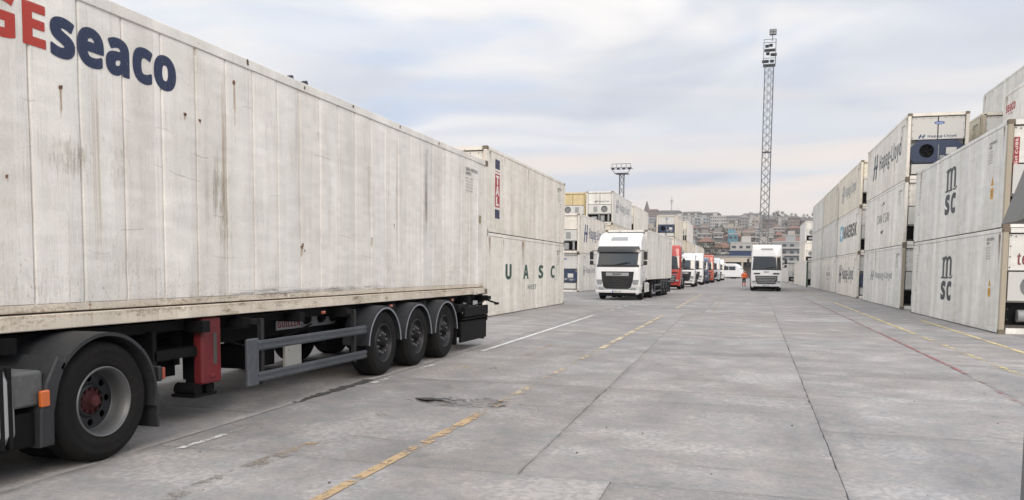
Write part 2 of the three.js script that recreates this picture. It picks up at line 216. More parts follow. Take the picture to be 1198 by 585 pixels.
const D_ = {
  geseaco: decalTex(2048, 420, (g, w, h) => {
    g.lineJoin = 'round'; g.fillStyle = g.strokeStyle = '#b8362a'; g.lineWidth = 8; fitText(g, 'GE', BOLD, 20, 30, 540, 330);
    g.fillStyle = g.strokeStyle = '#1a2b4f'; g.lineWidth = 11; fitText(g, 'seaco', BOLD, 620, 70, 1400, 310);
  }, 500),
  uasc: decalTex(1024, 96, (g, w, h) => { g.fillStyle = g.strokeStyle = '#1d4c40'; g.lineWidth = 9; [['U', 6], ['A', 320], ['S', 630], ['C', 910]].forEach(([t, x]) => fitText(g, t, BOLD, x, 8, 96, 80)); }, 120),
  uascSmall: decalTex(256, 80, (g) => { g.fillStyle = '#6f7f78'; fitText(g, 'HEET', BOLD, 8, 8, 240, 64); }, 80),
  tal: decalTex(128, 640, (g, w) => {
    g.fillStyle = '#2b3358'; g.fillRect(8, 8, 112, 100); g.fillRect(8, 536, 112, 96); g.fillStyle = '#b32f40'; g.fillRect(8, 132, 112, 380); g.fillStyle = '#f0ece6'; g.fillRect(8, 140, 112, 20);
    g.strokeStyle = '#f0ece6'; g.lineWidth = 8; fitText(g, 'T', BOLD, 28, 178, 76, 92); fitText(g, 'A', BOLD, 26, 288, 80, 96); fitText(g, 'L', BOLD, 34, 402, 64, 92);
  }, 200),
  msc: decalTex(256, 512, (g) => {
    g.fillStyle = g.strokeStyle = '#3a4146'; g.lineWidth = 16; g.lineCap = 'square';
    g.lineWidth = 34; g.beginPath(); g.moveTo(52, 238); g.lineTo(52, 34); g.moveTo(52, 78); g.bezierCurveTo(70, 10, 128, 10, 128, 78); g.lineTo(128, 238); g.moveTo(128, 78); g.bezierCurveTo(140, 10, 204, 10, 204, 78); g.lineTo(204, 210); g.stroke();
    g.lineWidth = 16; g.beginPath(); g.moveTo(16, 244); g.lineTo(90, 244); g.moveTo(104, 244); g.lineTo(152, 244); g.moveTo(176, 240); g.quadraticCurveTo(220, 256, 240, 226); g.moveTo(24, 36); g.lineTo(52, 36); g.stroke();
    g.lineWidth = 18; fitText(g, 'S', BOLD, 24, 290, 84, 190); fitText(g, 'C', BOLD, 146, 290, 84, 190);
  }, 160),
  hapagGrey: decalTex(1024, 200, (g) => { g.fillStyle = g.strokeStyle = '#3e4a5a'; lion(g, 10, 10, 190, 180); fitText(g, 'Hapag-Lloyd', BOLD, 260, 30, 750, 150); }, 260),
  hapagPale: decalTex(1024, 200, (g) => { g.fillStyle = g.strokeStyle = '#8d9299'; lion(g, 10, 10, 190, 180); fitText(g, 'Hapag-Lloyd', BOLD, 260, 30, 750, 150); }, 520),
  hapagBlue: decalTex(1024, 200, (g) => { g.fillStyle = g.strokeStyle = '#2f4374'; lion(g, 10, 10, 190, 180); fitText(g, 'Hapag-Lloyd', BOLD, 260, 30, 750, 150); }, 200),
  cma: decalTex(512, 384, (g) => { g.fillStyle = g.strokeStyle = '#3a4250'; fitText(g, 'CMA CGM', REG, 40, 150, 440, 84); g.beginPath(); g.moveTo(300, 40); g.quadraticCurveTo(240, 40, 205, 82); g.quadraticCurveTo(260, 56, 300, 66); g.fill(); g.beginPath(); g.moveTo(200, 330); g.quadraticCurveTo(270, 350, 310, 292); g.quadraticCurveTo(262, 318, 205, 306); g.fill(); }, 120),
  maersk: decalTex(1024, 224, (g) => { g.fillStyle = '#7fb6cf'; g.fillRect(6, 12, 200, 200); g.fillStyle = '#f2f4f4'; g.beginPath(); for (let k = 0; k < 14; k++) { const a = k / 14 * Math.PI * 2 - Math.PI / 2, r = k % 2 ? 38 : 88; g.lineTo(106 + Math.cos(a) * r, 112 + Math.sin(a) * r); } g.fill(); g.fillStyle = g.strokeStyle = '#2b2e36'; g.lineWidth = 8; fitText(g, 'MAERSK', BOLD, 240, 36, 770, 152); }, 220),
  seacoRed: decalTex(512, 192, (g) => { g.fillStyle = g.strokeStyle = '#b0343c'; g.lineWidth = 8; fitText(g, 'seaco', BOLD, 10, 16, 480, 110); g.fillStyle = '#6a6a70'; fitText(g, 'cool cargo', REG, 120, 142, 250, 36); }, 60),
  carrier: decalTex(256, 96, (g) => { g.fillStyle = '#2456a0'; g.beginPath(); g.ellipse(128, 48, 118, 40, 0, 0, 7); g.fill(); g.fillStyle = '#eef2f8'; fitText(g, 'Carrier', 'italic bold # serif', 44, 26, 168, 44); }, 10),
  te: decalTex(256, 160, (g) => { g.fillStyle = '#7c3036'; fitText(g, 'tex', SERIF, 8, 10, 236, 140); }, 20),
  codes: decalTex(256, 320, (g) => { const R = rng(5), A = 'ABCDEFGHJKLMNPRSTUVXYZ', N = () => ((R() * 10) | 0); g.fillStyle = '#55585c'; let t = ''; for (let i = 0; i < 3; i++) t += A[(R() * 22) | 0]; fitText(g, t + 'U ' + N() + N() + N() + N() + N() + N() + ' ' + N(), BOLD, 8, 12, 240, 40); fitText(g, '45R1', BOLD, 8, 66, 96, 36); for (let k = 0; k < 5; k++) fitText(g, 'KG ' + N() + N() + '.' + N() + N() + N(), REG, 8, 130 + k * 36, 130, 22); }, 60),
  marks: decalTex(128, 512, (g) => { const R = rng(9); g.fillStyle = '#676b70'; for (let k = 0; k < 14; k++) g.fillRect(20 + R() * 20, 10 + k * 34, 10 + R() * 50, 10 + R() * 8); }, 40),
  warn: decalTex(96, 192, (g) => { g.fillStyle = '#d9a534'; g.fillRect(8, 100, 80, 84); g.beginPath(); g.moveTo(48, 8); g.lineTo(88, 80); g.lineTo(8, 80); g.fill(); g.fillStyle = '#5b4a22'; g.fillRect(44, 30, 8, 30); g.fillRect(24, 124, 48, 8); g.fillRect(24, 146, 40, 8); }, 30),
  redBand: decalTex(96, 384, (g) => { g.fillStyle = '#a33a40'; g.fillRect(8, 8, 80, 368); g.save(); g.translate(70, 366); g.rotate(-Math.PI / 2); g.fillStyle = '#f0e6e0'; fitText(g, 'HIGH CUBE', BOLD, 6, -44, 340, 40); g.restore(); }, 40),
  rustRun: decalTex(128, 512, (g) => { const R = rng(404); for (let k = 0; k < 90; k++) { const x = 64 + (R() + R() - 1) * 50, l = 40 + R() * R() * 460; g.strokeStyle = `rgba(${R() < 0.5 ? '122,74,40' : '148,104,66'},${0.08 + R() * 0.25})`; g.lineWidth = 1 + R() * 4; g.beginPath(); g.moveTo(x, R() * 24); g.lineTo(x + (R() - 0.5) * 8, l); g.stroke(); } }, 120),
  guillen: decalTex(512, 160, (g) => { g.fillStyle = '#b9babb'; g.fillRect(0, 0, 512, 160); g.fillStyle = g.strokeStyle = '#8d2430'; g.lineWidth = 6; fitText(g, 'GUILLÉN', BOLD, 24, 20, 464, 116); }, 10),
  daf: decalTex(256, 64, (g) => { g.fillStyle = g.strokeStyle = '#3c4248'; g.lineWidth = 6; fitText(g, 'DAF', BOLD, 30, 8, 196, 48); }, 4),
  plate: decalTex(256, 64, (g) => { g.fillStyle = '#dedede'; g.fillRect(0, 0, 256, 64); g.fillStyle = '#2a52a8'; g.fillRect(0, 0, 30, 64); g.fillStyle = '#22242a'; fitText(g, '7382 LKD', BOLD, 44, 12, 200, 40); }, 4),
};

// ------------------------------------------------------------------ materials (linear base colours)
const lin = (r, g, b) => new THREE.Color().setRGB(r, g, b);
const M = (r, g, b, roughness = 0.7, metalness = 0, extra = {}) => new THREE.MeshStandardMaterial({ color: lin(r, g, b), roughness, metalness, ...extra });
const P = (r, g, b, o) => new THREE.MeshPhysicalMaterial({ color: lin(r, g, b), roughness: 0.35, clearcoat: 0.7, clearcoatRoughness: 0.12, ...o });
const mats = {
  tyre: M(0.019, 0.0185, 0.018, 0.86, 0, { bumpMap: concreteBump, bumpScale: 0.002 }), tyreWorn: M(0.016, 0.016, 0.016, 0.9),
  steelDark: M(0.020, 0.021, 0.023, 0.6, 0.3), steelBlack: M(0.007, 0.007, 0.0075, 0.7), chassis: M(0.007, 0.007, 0.008, 0.7), rust: M(0.10, 0.06, 0.04, 0.9),
  rimSteel: M(0.15, 0.155, 0.16, 0.5, 0.6), rimDark: M(0.035, 0.036, 0.04, 0.5, 0.5), bolt: M(0.20, 0.20, 0.21, 0.45, 0.6), hubRed: M(0.09, 0.010, 0.012, 0.7, 0, { map: concreteMap }),
  fenderBlue: M(0.026, 0.03, 0.038, 0.6, 0, { map: concreteMap }), fenderEdge: M(0.22, 0.24, 0.27, 0.5), fenderGrey: M(0.032, 0.035, 0.04, 0.6, 0, { map: concreteMap }), plasticGrey: M(0.13, 0.137, 0.137, 0.65, 0, { map: concreteMap }),
  alu: M(0.115, 0.128, 0.15, 0.55, 0.2, { map: concreteMap }), galva: M(0.30, 0.31, 0.31, 0.55, 0.4), boxGrey: M(0.42, 0.42, 0.40, 0.7), redBox: M(0.20, 0.016, 0.022, 0.55, 0, { map: concreteMap }), slot: M(0.07, 0.06, 0.055, 0.7),
  orange: P(0.52, 0.12, 0.02, { roughness: 0.3 }), lampDim: P(0.28, 0.05, 0.02, { roughness: 0.35 }), lampRed: P(0.4, 0.02, 0.02, { roughness: 0.3 }), yellowTag: M(0.5, 0.42, 0.1, 0.7),
  tank: M(0.50, 0.51, 0.52, 0.38, 0.55), black: M(0.010, 0.010, 0.011, 0.7), gloss: P(0.012, 0.012, 0.014, { roughness: 0.25 }),
  glass: P(0.012, 0.016, 0.018, { roughness: 0.06, clearcoat: 1, clearcoatRoughness: 0.03 }), lampGlass: P(0.33, 0.345, 0.36, { roughness: 0.12, metalness: 0.3 }),
  white: P(0.78, 0.79, 0.80), whiteWarm: P(0.76, 0.76, 0.74), red: P(0.42, 0.035, 0.026), redOrange: P(0.45, 0.075, 0.04), darkCab: P(0.03, 0.05, 0.11), paleCab: P(0.50, 0.54, 0.60), chrome: M(0.62, 0.63, 0.64, 0.25, 0.9), skinGrey: M(0.33, 0.34, 0.35, 0.5, 0.2),
  blueUnit: M(0.028, 0.045, 0.095, 0.5), unitWhite: M(0.60, 0.60, 0.58, 0.55), unitGrey: M(0.30, 0.31, 0.32, 0.5), seam: M(0.36, 0.345, 0.32, 0.9),
  greenFrame: M(0.03, 0.10, 0.06, 0.6), mastSteel: M(0.19, 0.195, 0.21, 0.6, 0.2), mastDark: M(0.04, 0.043, 0.05, 0.6, 0.1),
  postSand: M(0.42, 0.37, 0.29, 0.75), casting: M(0.20, 0.165, 0.125, 0.85), rail: M(0.60, 0.52, 0.40, 0.75),
};
function paint(map, r, g, b) { return new THREE.MeshStandardMaterial({ map, color: lin(r, g, b), roughness: 0.55 }); }
for (const k of ['tyre', 'tyreWorn', 'steelBlack', 'chassis', 'black']) { const o = mats[k]; mats[k] = new THREE.MeshPhysicalMaterial({ color: o.color, roughness: o.roughness, metalness: 0, specularIntensity: 0.35, map: concreteMap, bumpMap: o.bumpMap, bumpScale: o.bumpScale }); }
const decalMat = {}; for (const k of Object.keys(D_)) decalMat[k] = new THREE.MeshStandardMaterial({ map: D_[k], transparent: true, opacity: 0.9, roughness: 0.55 });
// flat print on a wall; face 'x+' 'x-' or 'z+'
function print(kind, w, h, face, x, y, z, parent, name = 'lettering') {
  const g = new THREE.PlaneGeometry(w, h); if (face === 'x+') g.rotateY(Math.PI / 2); if (face === 'x-') g.rotateY(-Math.PI / 2);
  const m = new THREE.Mesh(g, decalMat[kind]); m.position.set(x, y, z); m.name = name; m.receiveShadow = true; parent.add(m); return m;
}

// ------------------------------------------------------------------ the ground: base sheet, concrete slabs with open joints, worn paint
const groundMat = M(0.10, 0.10, 0.10, 0.95);
structure(mesh('ground', [at(new THREE.PlaneGeometry(5000, 5000), 0, -0.07, -1500, -Math.PI / 2)], groundMat));
const slabMats = [[0.430, 0.412, 0.404], [0.420, 0.404, 0.398], [0.440, 0.421, 0.412], [0.426, 0.406, 0.396]].map(([r, g, b]) => new THREE.MeshStandardMaterial({ color: lin(r, g, b), map: concreteMap, bumpMap: concreteBump, bumpScale: 0.004, roughness: 0.88, vertexColors: true }));
const drift = (d) => Math.min(45, Math.max(0, d));
const edges = [
  () => -34, () => -25, () => -17.5, () => -13.2, () => -9.1, (d) => -5.06 - 0.019 * Math.min(30, Math.max(0, d)),
  (d) => (d < 6.12 ? -0.96 : d < 31 ? -1.6 - 0.0185 * d : -1.55), (d) => 0.69 + 0.0135 * drift(d), (d) => 3.4 + 0.006 * drift(d), () => 6.9, () => 11, () => 15.5, () => 24,
];
const yard = new THREE.Group(); yard.name = 'concrete_pavement'; yard.userData = { kind: 'structure' }; scene.add(yard);
function potholeDepth(x, d) {   // broken surface in the second lane
  const ex = (x + 3.32) / 0.66, ed = (d - 9.3) / 0.32, n = fbm(x * 5, d * 9, 3, 3) * 1.1;
  const inside = 1 - Math.hypot(ex, ed * (0.9 + n * 0.5)) + n * 0.9;
  return inside > 0 ? Math.min(1, inside * 3) : 0;
}
{
  const R = rng(99);
  for (let lane = 0; lane < edges.length - 1; lane++) {
    const cuts = [-9]; const first = lane === 5 ? 1.2 : lane === 6 ? 1.2 : 0.4 + (lane * 1.7) % 4.2;
    let d = first; while (d < 40) { cuts.push(d); d += 4.9 + (R() - 0.5) * 0.06; }
    if (lane === 5 || lane === 6) { cuts.length = 1; for (let q = 1.2; q < 46; q += 4.95) cuts.push(q === 1.2 ? 1.2 : q); cuts[2] = 6.12; }
    d = cuts[cuts.length - 1]; while (d < 196) { d += 9.8; cuts.push(d); }
    for (let s = 0; s < cuts.length - 1; s++) {
      const d0 = cuts[s], d1 = cuts[s + 1], dm = (d0 + d1) / 2, eL = edges[lane], eR = edges[lane + 1];
      const step = dm < 15 ? 0.13 : dm < 32 ? 0.32 : 1.1, wide = eR(dm) - eL(dm);
      const pot = lane === 5 && d0 < 9.2 && d1 > 9.4, st = pot ? 0.05 : step;
      const nx = Math.max(3, Math.round(wide / st)), nz = Math.max(4, Math.round((d1 - d0) / st));
      const pos = [], col = [], uv = [], idx = [], tilt = (R() - 0.5) * 0.004, lift = (R() - 0.5) * 0.004, ou = R() * 8, ov = R() * 8, toneS = 0.965 + R() * 0.07, gap = lane === 4 || lane === 5 ? 0.006 : 0.0045, tgap = 0.003;
      const put = (x, dd, y, c) => { pos.push(x, y, -dd); uv.push(x + ou, dd + ov); col.push(...c); };
      for (let j = 0; j <= nz; j++) for (let i = 0; i <= nx; i++) {
        let dd = mix(d0 + tgap, d1 - tgap, j / nz); const a = eL(Math.min(d1 - 0.01, Math.max(d0 + 0.01, dd))) , b = eR(Math.min(d1 - 0.01, Math.max(d0 + 0.01, dd)));
        let x = mix(a + gap, b - gap, i / nx);
        const chipX = Math.max(0, fbm(dd * 3.1, lane * 7.7, 1.3, 3) - 0.05) * 0.045, chipZ = Math.max(0, fbm(x * 3.1, s * 5.7, 8.3, 3)) * 0.02;
        if (i === 0) x += chipX * (lane === 5 ? 1.4 : 1); if (i === nx) x -= chipX; if (j === 0) dd += chipZ; if (j === nz) dd -= chipZ;
        let y = lift + tilt * (i / nx - 0.5) + fbm(x * 0.9, dd * 0.9, 4, 3) * 0.004;
        let v = toneS * (1 + fbm(x * 0.55 + lane * 13, dd * 0.16 + s * 7, 1.5, 4) * 0.17 + fbm(x * 2.3, dd * 0.9, 6.5, 3) * 0.10), warm = fbm(x * 0.3, dd * 0.3, 11, 3) * 0.06;
        const oil = fbm(x * 1.5 + 40, dd * 0.45, 21, 4); if (oil > 0.2) v *= 1 - Math.min(0.11, (oil - 0.2) * 0.8); for (const tx of [-0.9, 1.0, 2.9]) { const q = Math.abs(x - tx - fbm(dd * 0.12, tx, 3, 2) * 0.9); if (q < 0.35) { const k = perlin.noise(x * 9, dd * 0.7, tx); if (k > -0.1) v *= 1 - 0.06 * (k + 0.1) * (1 - q / 0.35) * 2; } }
        if (lane === 5) v *= 0.97; let cr = v * (1 + warm), cg = v, cb = v * (1 - warm);
        if (pot) { const p = potholeDepth(x, dd); if (p > 0 && i > 0 && i < nx && j > 0 && j < nz) { const rough = perlin.noise(x * 22, dd * 22, 1); y -= p * (0.03 + rough * 0.022); const k = 0.86 + rough * 0.4 - (rough < -0.2 ? 0.3 : 0); cr *= k; cg *= k; cb *= k; } }
        put(x, dd, y, [cr, cg, cb]);
      }
      const row = nx + 1;
      for (let j = 0; j < nz; j++) for (let i = 0; i < nx; i++) { const a = j * row + i; idx.push(a, a + 1, a + row, a + 1, a + row + 1, a + row); }
      // sides of the slab down into the joint
      const rim = []; for (let i = 0; i <= nx; i++) rim.push(i); for (let j = 1; j <= nz; j++) rim.push(j * row + nx); for (let i = nx - 1; i >= 0; i--) rim.push(nz * row + i); for (let j = nz - 1; j >= 0; j--) rim.push(j * row);
      const base = pos.length / 3; rim.forEach((r) => { put(pos[3 * r], -pos[3 * r + 2], -0.06, [0.5, 0.5, 0.5]); });
      for (let k = 0; k < rim.length - 1; k++) idx.push(rim[k], base + k, rim[k + 1], rim[k + 1], base + k, base + k + 1);
      const g = new THREE.BufferGeometry(); g.setAttribute('position', new THREE.Float32BufferAttribute(pos, 3)); g.setAttribute('uv', new THREE.Float32BufferAttribute(uv, 2)); g.setAttribute('color', new THREE.Float32BufferAttribute(col, 3)); g.setIndex(idx); g.computeVertexNormals();
      const m = new THREE.Mesh(g, slabMats[(R() * 4) | 0]); m.name = 'slab'; m.receiveShadow = m.castShadow = true; yard.add(m);
    }
  }
}
// worn road paint: patches of paint with bare concrete between
const wornAlpha = [0.36, 0.47, 0.565, 0.65].map((cut) => { const t = dataTex(1024, (i) => { const x = i % 1024, y = (i / 1024) | 0, k = (y * 2) * S + x * 2, k2 = ((y * 2 + 611) % S) * S + (x * 2 + 333) % S; const n = nA[k2] * 0.24 + nB[k] * 0.24 + nC[k2] * 0.2 + nD[k] * 0.2 + nE[k] * 0.12; const v = clamp8((n - cut) * 255 * 7 + 60); return [v, v, v]; }, false); t.repeat.set(1 / 2.2, 1 / 2.2); return t; });
const paintMats = {}; for (const [k, c] of Object.entries({ yellow: [0.50, 0.42, 0.29], orange: [0.44, 0.315, 0.18], white: [0.62, 0.62, 0.61], red: [0.30, 0.12, 0.12], lemon: [0.56, 0.46, 0.24], brown: [0.25, 0.215, 0.18] })) paintMats[k] = wornAlpha.map((a) => new THREE.MeshStandardMaterial({ color: lin(...c), alphaMap: a, transparent: true, roughness: 0.8 }));
function line(name, colour, wearK, w, x0, d0, x1, d1) {
  const n = Math.max(2, Math.round((d1 - d0) / 0.5)), pos = [], uv = [], idx = [];
  for (let j = 0; j <= n; j++) { const t = j / n, x = mix(x0, x1, t), d = mix(d0, d1, t), q = fbm(d * 2, x0, 5, 2) * 0.012; for (const s of [-1, 1]) { pos.push(x + s * (w / 2 + q), 0.0075, -d); uv.push(x + s * w / 2 + x0 * 3.1, d); } }
  for (let j = 0; j < n; j++) { const a = 2 * j; idx.push(a, a + 1, a + 2, a + 1, a + 3, a + 2); }
  const g = new THREE.BufferGeometry(); g.setAttribute('position', new THREE.Float32BufferAttribute(pos, 3)); g.setAttribute('uv', new THREE.Float32BufferAttribute(uv, 2)); g.setIndex(idx); g.computeVertexNormals();
  const m = new THREE.Mesh(g, paintMats[colour][wearK]); m.name = numbered(name); m.receiveShadow = true; m.userData = { kind: 'structure' }; scene.add(m);
}
line('painted_line', 'orange', 1, 0.10, -2.88, 3.0, -2.86, 6.6); line('painted_line', 'orange', 1, 0.12, -2.86, 6.6, -2.85, 8.3); line('painted_line', 'orange', 2, 0.13, -2.85, 8.3, -2.85, 9.6); line('painted_line', 'yellow', 2, 0.13, -2.85, 9.6, -2.85, 12.2); line('painted_line', 'yellow', 2, 0.13, -2.85, 12.2, -2.86, 16.5); line('painted_line', 'yellow', 1, 0.14, -2.86, 16.5, -2.88, 30); line('painted_line', 'yellow', 1, 0.14, -2.88, 36, -2.95, 60);
line('painted_line', 'brown', 2, 0.17, -3.93, 3.0, -3.86, 6.15); line('painted_line', 'orange', 1, 0.13, -3.86, 6.15, -3.85, 6.65); line('painted_line', 'brown', 3, 0.15, -3.85, 6.65, -4.0, 15.2); line('painted_line', 'orange', 2, 0.13, -4.0, 15.2, -4.05, 17.2); line('painted_line', 'yellow', 3, 0.13, -4.05, 17.2, -4.2, 40);
line('painted_line', 'white', 3, 0.05, -4.93, 2.5, -4.86, 6.0); line('painted_line', 'white', 1, 0.07, -4.86, 6.0, -4.86, 6.7); line('painted_line', 'white', 3, 0.07, -4.86, 6.7, -5.06, 10.4); line('painted_line', 'white', 1, 0.09, -5.08, 10.4, -5.1, 11.2); line('painted_line', 'white', 1, 0.08, -5.1, 11.9, -5.07, 13.2); line('painted_line', 'white', 0, 0.10, -5.02, 15.2, -5.28, 29); line('painted_line', 'white', 1, 0.10, -5.3, 33, -5.4, 70);
line('painted_line', 'lemon', 1, 0.11, 4.33, 11.5, 4.45, 24); line('painted_line', 'lemon', 0, 0.12, 4.45, 24, 4.7, 47); line('painted_line', 'lemon', 1, 0.11, 4.7, 47, 4.75, 110); line('painted_line', 'lemon', 0, 0.12, 5.5, 14, 5.95, 31); line('painted_line', 'lemon', 2, 0.11, 5.95, 31, 6.0, 60);
line('painted_line', 'red', 1, 0.075, 3.38, 9.6, 3.42, 12); line('painted_line', 'red', 2, 0.075, 3.42, 12, 3.52, 15); line('painted_line', 'red', 1, 0.075, 3.53, 15, 3.56, 24); line('painted_line', 'red', 2, 0.075, 3.56, 24, 3.6, 48);
line('painted_line', 'lemon', 3, 0.5, -4.4, 12.0, -4.4, 13.2); line('painted_line', 'orange', 2, 0.12, -1.2, 33, -1.3, 50); 
// cracks, a filled joint and grit
{
  const R = rng(314), crackMat = M(0.05, 0.048, 0.046, 0.95), list = [];
  const crack = (x, d, ang, len, w) => { const pts = []; let a = ang; for (let t = 0; t <= len; t += 0.09) { pts.push([x, d]); a += (R() - 0.5) * 0.7; a += (ang - a) * 0.3; x += Math.cos(a) * 0.09; d += Math.sin(a) * 0.09; } const pos = [], idx = []; pts.forEach(([px, pd], i) => { const ww = w * (0.4 + R()) * Math.min(1, (pts.length - i) / 6, (i + 1) / 4); pos.push(px, 0.0065, -(pd - ww / 2), px, 0.0065, -(pd + ww / 2)); if (i) { const q = 2 * i; idx.push(q - 2, q - 1, q, q - 1, q + 1, q); } }); const g = new THREE.BufferGeometry(); g.setAttribute('position', new THREE.Float32BufferAttribute(pos, 3)); g.setAttribute('uv', new THREE.Float32BufferAttribute(new Float32Array(pos.length / 3 * 2), 2)); g.setIndex(idx); g.computeVertexNormals(); list.push(at(g)); };
  crack(-3.98, 9.36, 0.05, 0.50, 0.24); crack(-3.6, 9.40, -0.2, 0.34, 0.13); crack(-2.98, 9.25, -0.1, 0.30, 0.14); crack(-3.2, 9.5, 0.1, 0.3, 0.05); crack(-3.55, 9.02, 0.05, 0.22, 0.06); crack(-3.3, 9.1, 0.1, 0.2, 0.04); crack(-2.6, 9.3, 0.0, 0.6, 0.008); crack(-3.5, 9.12, 0.05, 0.5, 0.018); crack(1.05, 11.4, -0.05, 0.7, 0.02); crack(1.9, 11.0, -0.1, 0.6, 0.012); crack(-1.6, 9.9, 0.02, 2.2, 0.006); crack(-0.6, 6.9, 0.05, 0.9, 0.006); crack(2.3, 9.0, -0.2, 0.5, 0.010); crack(-3.9, 7.0, 0.1, 1.0, 0.006); crack(0.3, 5.95, 0.03, 0.3, 0.012); crack(0.62, 6.4, 0.02, 0.22, 0.01); crack(-2.4, 19, 0.02, 1.4, 0.012); crack(-3.5, 22, 0.02, 1.2, 0.012); crack(-1.0, 26, 0, 1.6, 0.015); crack(2.6, 20, 0.03, 1.1, 0.012); crack(1.8, 31, 0, 1.4, 0.016);
  structure(mesh('pavement_cracks', list, crackMat));
  const tar = []; for (let d = 8.6; d < 10.7; d += 0.07) { const w = 0.03 + R() * 0.07 * sstep(8.6, 9.4, d); tar.push(at(new THREE.CircleGeometry(w, 6), -5.06 - 0.019 * d + (R() - 0.5) * 0.05, 0.007 + R() * 0.0008, -d, -Math.PI / 2, R() * 3)); }
  structure(mesh('joint_filler', tar, M(0.06, 0.057, 0.055, 0.9)));
  const grit = new THREE.InstancedMesh(new THREE.DodecahedronGeometry(0.012, 0), M(0.12, 0.105, 0.09, 0.95), 160), mt = new THREE.Matrix4(), q = new THREE.Quaternion(), e = new THREE.Euler();
  for (let i = 0; i < 160; i++) { const near = R() < 0.05, x = near ? -3.36 + (R() - 0.5) * 1.3 : -5 + R() * 11, d = near ? 9.27 + (R() - 0.5) * 0.5 : 3 + R() * R() * 24, s = 0.2 + R() * R() * 0.9; q.setFromEuler(e.set(R() * 3, R() * 3, R() * 3)); mt.compose(new THREE.Vector3(x, 0.004 * s + 0.002, -d), q, new THREE.Vector3(s, s * 0.6, s)); grit.setMatrixAt(i, mt); }
  grit.name = 'grit'; grit.userData = { kind: 'stuff', label: 'loose grit scattered over the concrete yard', category: 'grit' }; grit.castShadow = true; scene.add(grit);
}

// ------------------------------------------------------------------ refrigerated containers
const CL = 12.192, CW = 2.438, CH = 2.896;
const paints = { fg: paint(bigGrime, 0.91, 0.89, 0.86) };
const TINTS = { white: [0, 0.975, 0.965, 0.95], cool: [1, 0.915, 0.905, 0.885], cream: [2, 0.97, 0.94, 0.89], grey: [1, 0.80, 0.795, 0.78], warm: [0, 0.97, 0.945, 0.915], yellow: [2, 0.85, 0.72, 0.48], green: [1, 0.12, 0.28, 0.18], dull: [2, 0.78, 0.77, 0.74] };
for (const [k, [i, r, g, b]] of Object.entries(TINTS)) paints[k] = paint(grimes[i], r, g, b);
const geoCasting = () => { const a = []; for (const s of [1]) { const f = new THREE.Shape(); f.moveTo(-0.089, -0.059); f.lineTo(0.089, -0.059); f.lineTo(0.089, 0.059); f.lineTo(-0.089, 0.059); f.closePath(); const h = new THREE.Path(); h.absellipse(0, 0, 0.045, 0.03, 0, Math.PI * 2, true); f.holes.push(h); a.push(sideExtrude(f, 0.02, 0, 8)); a.push(box(0.14, 0.116, 0.176, -0.09, 0, 0)); } return a; };
function wallPanels(sign, lod) {   // side wall made of panels with narrow open seams, joined
  const a = [box(0.02, CH - 0.3, CL - 0.3, sign * (CW / 2 - 0.055), CH / 2 + 0.03, 0)];
  const n = 24, p = (CL - 0.34) / n; for (let i = 0; i < n; i++) a.push(rbox(0.03, CH - 0.3, p - 0.014, 0.006, sign * (CW / 2 - 0.032), CH / 2 + 0.03, -(CL - 0.34) / 2 + p * (i + 0.5)));
  return a;
}
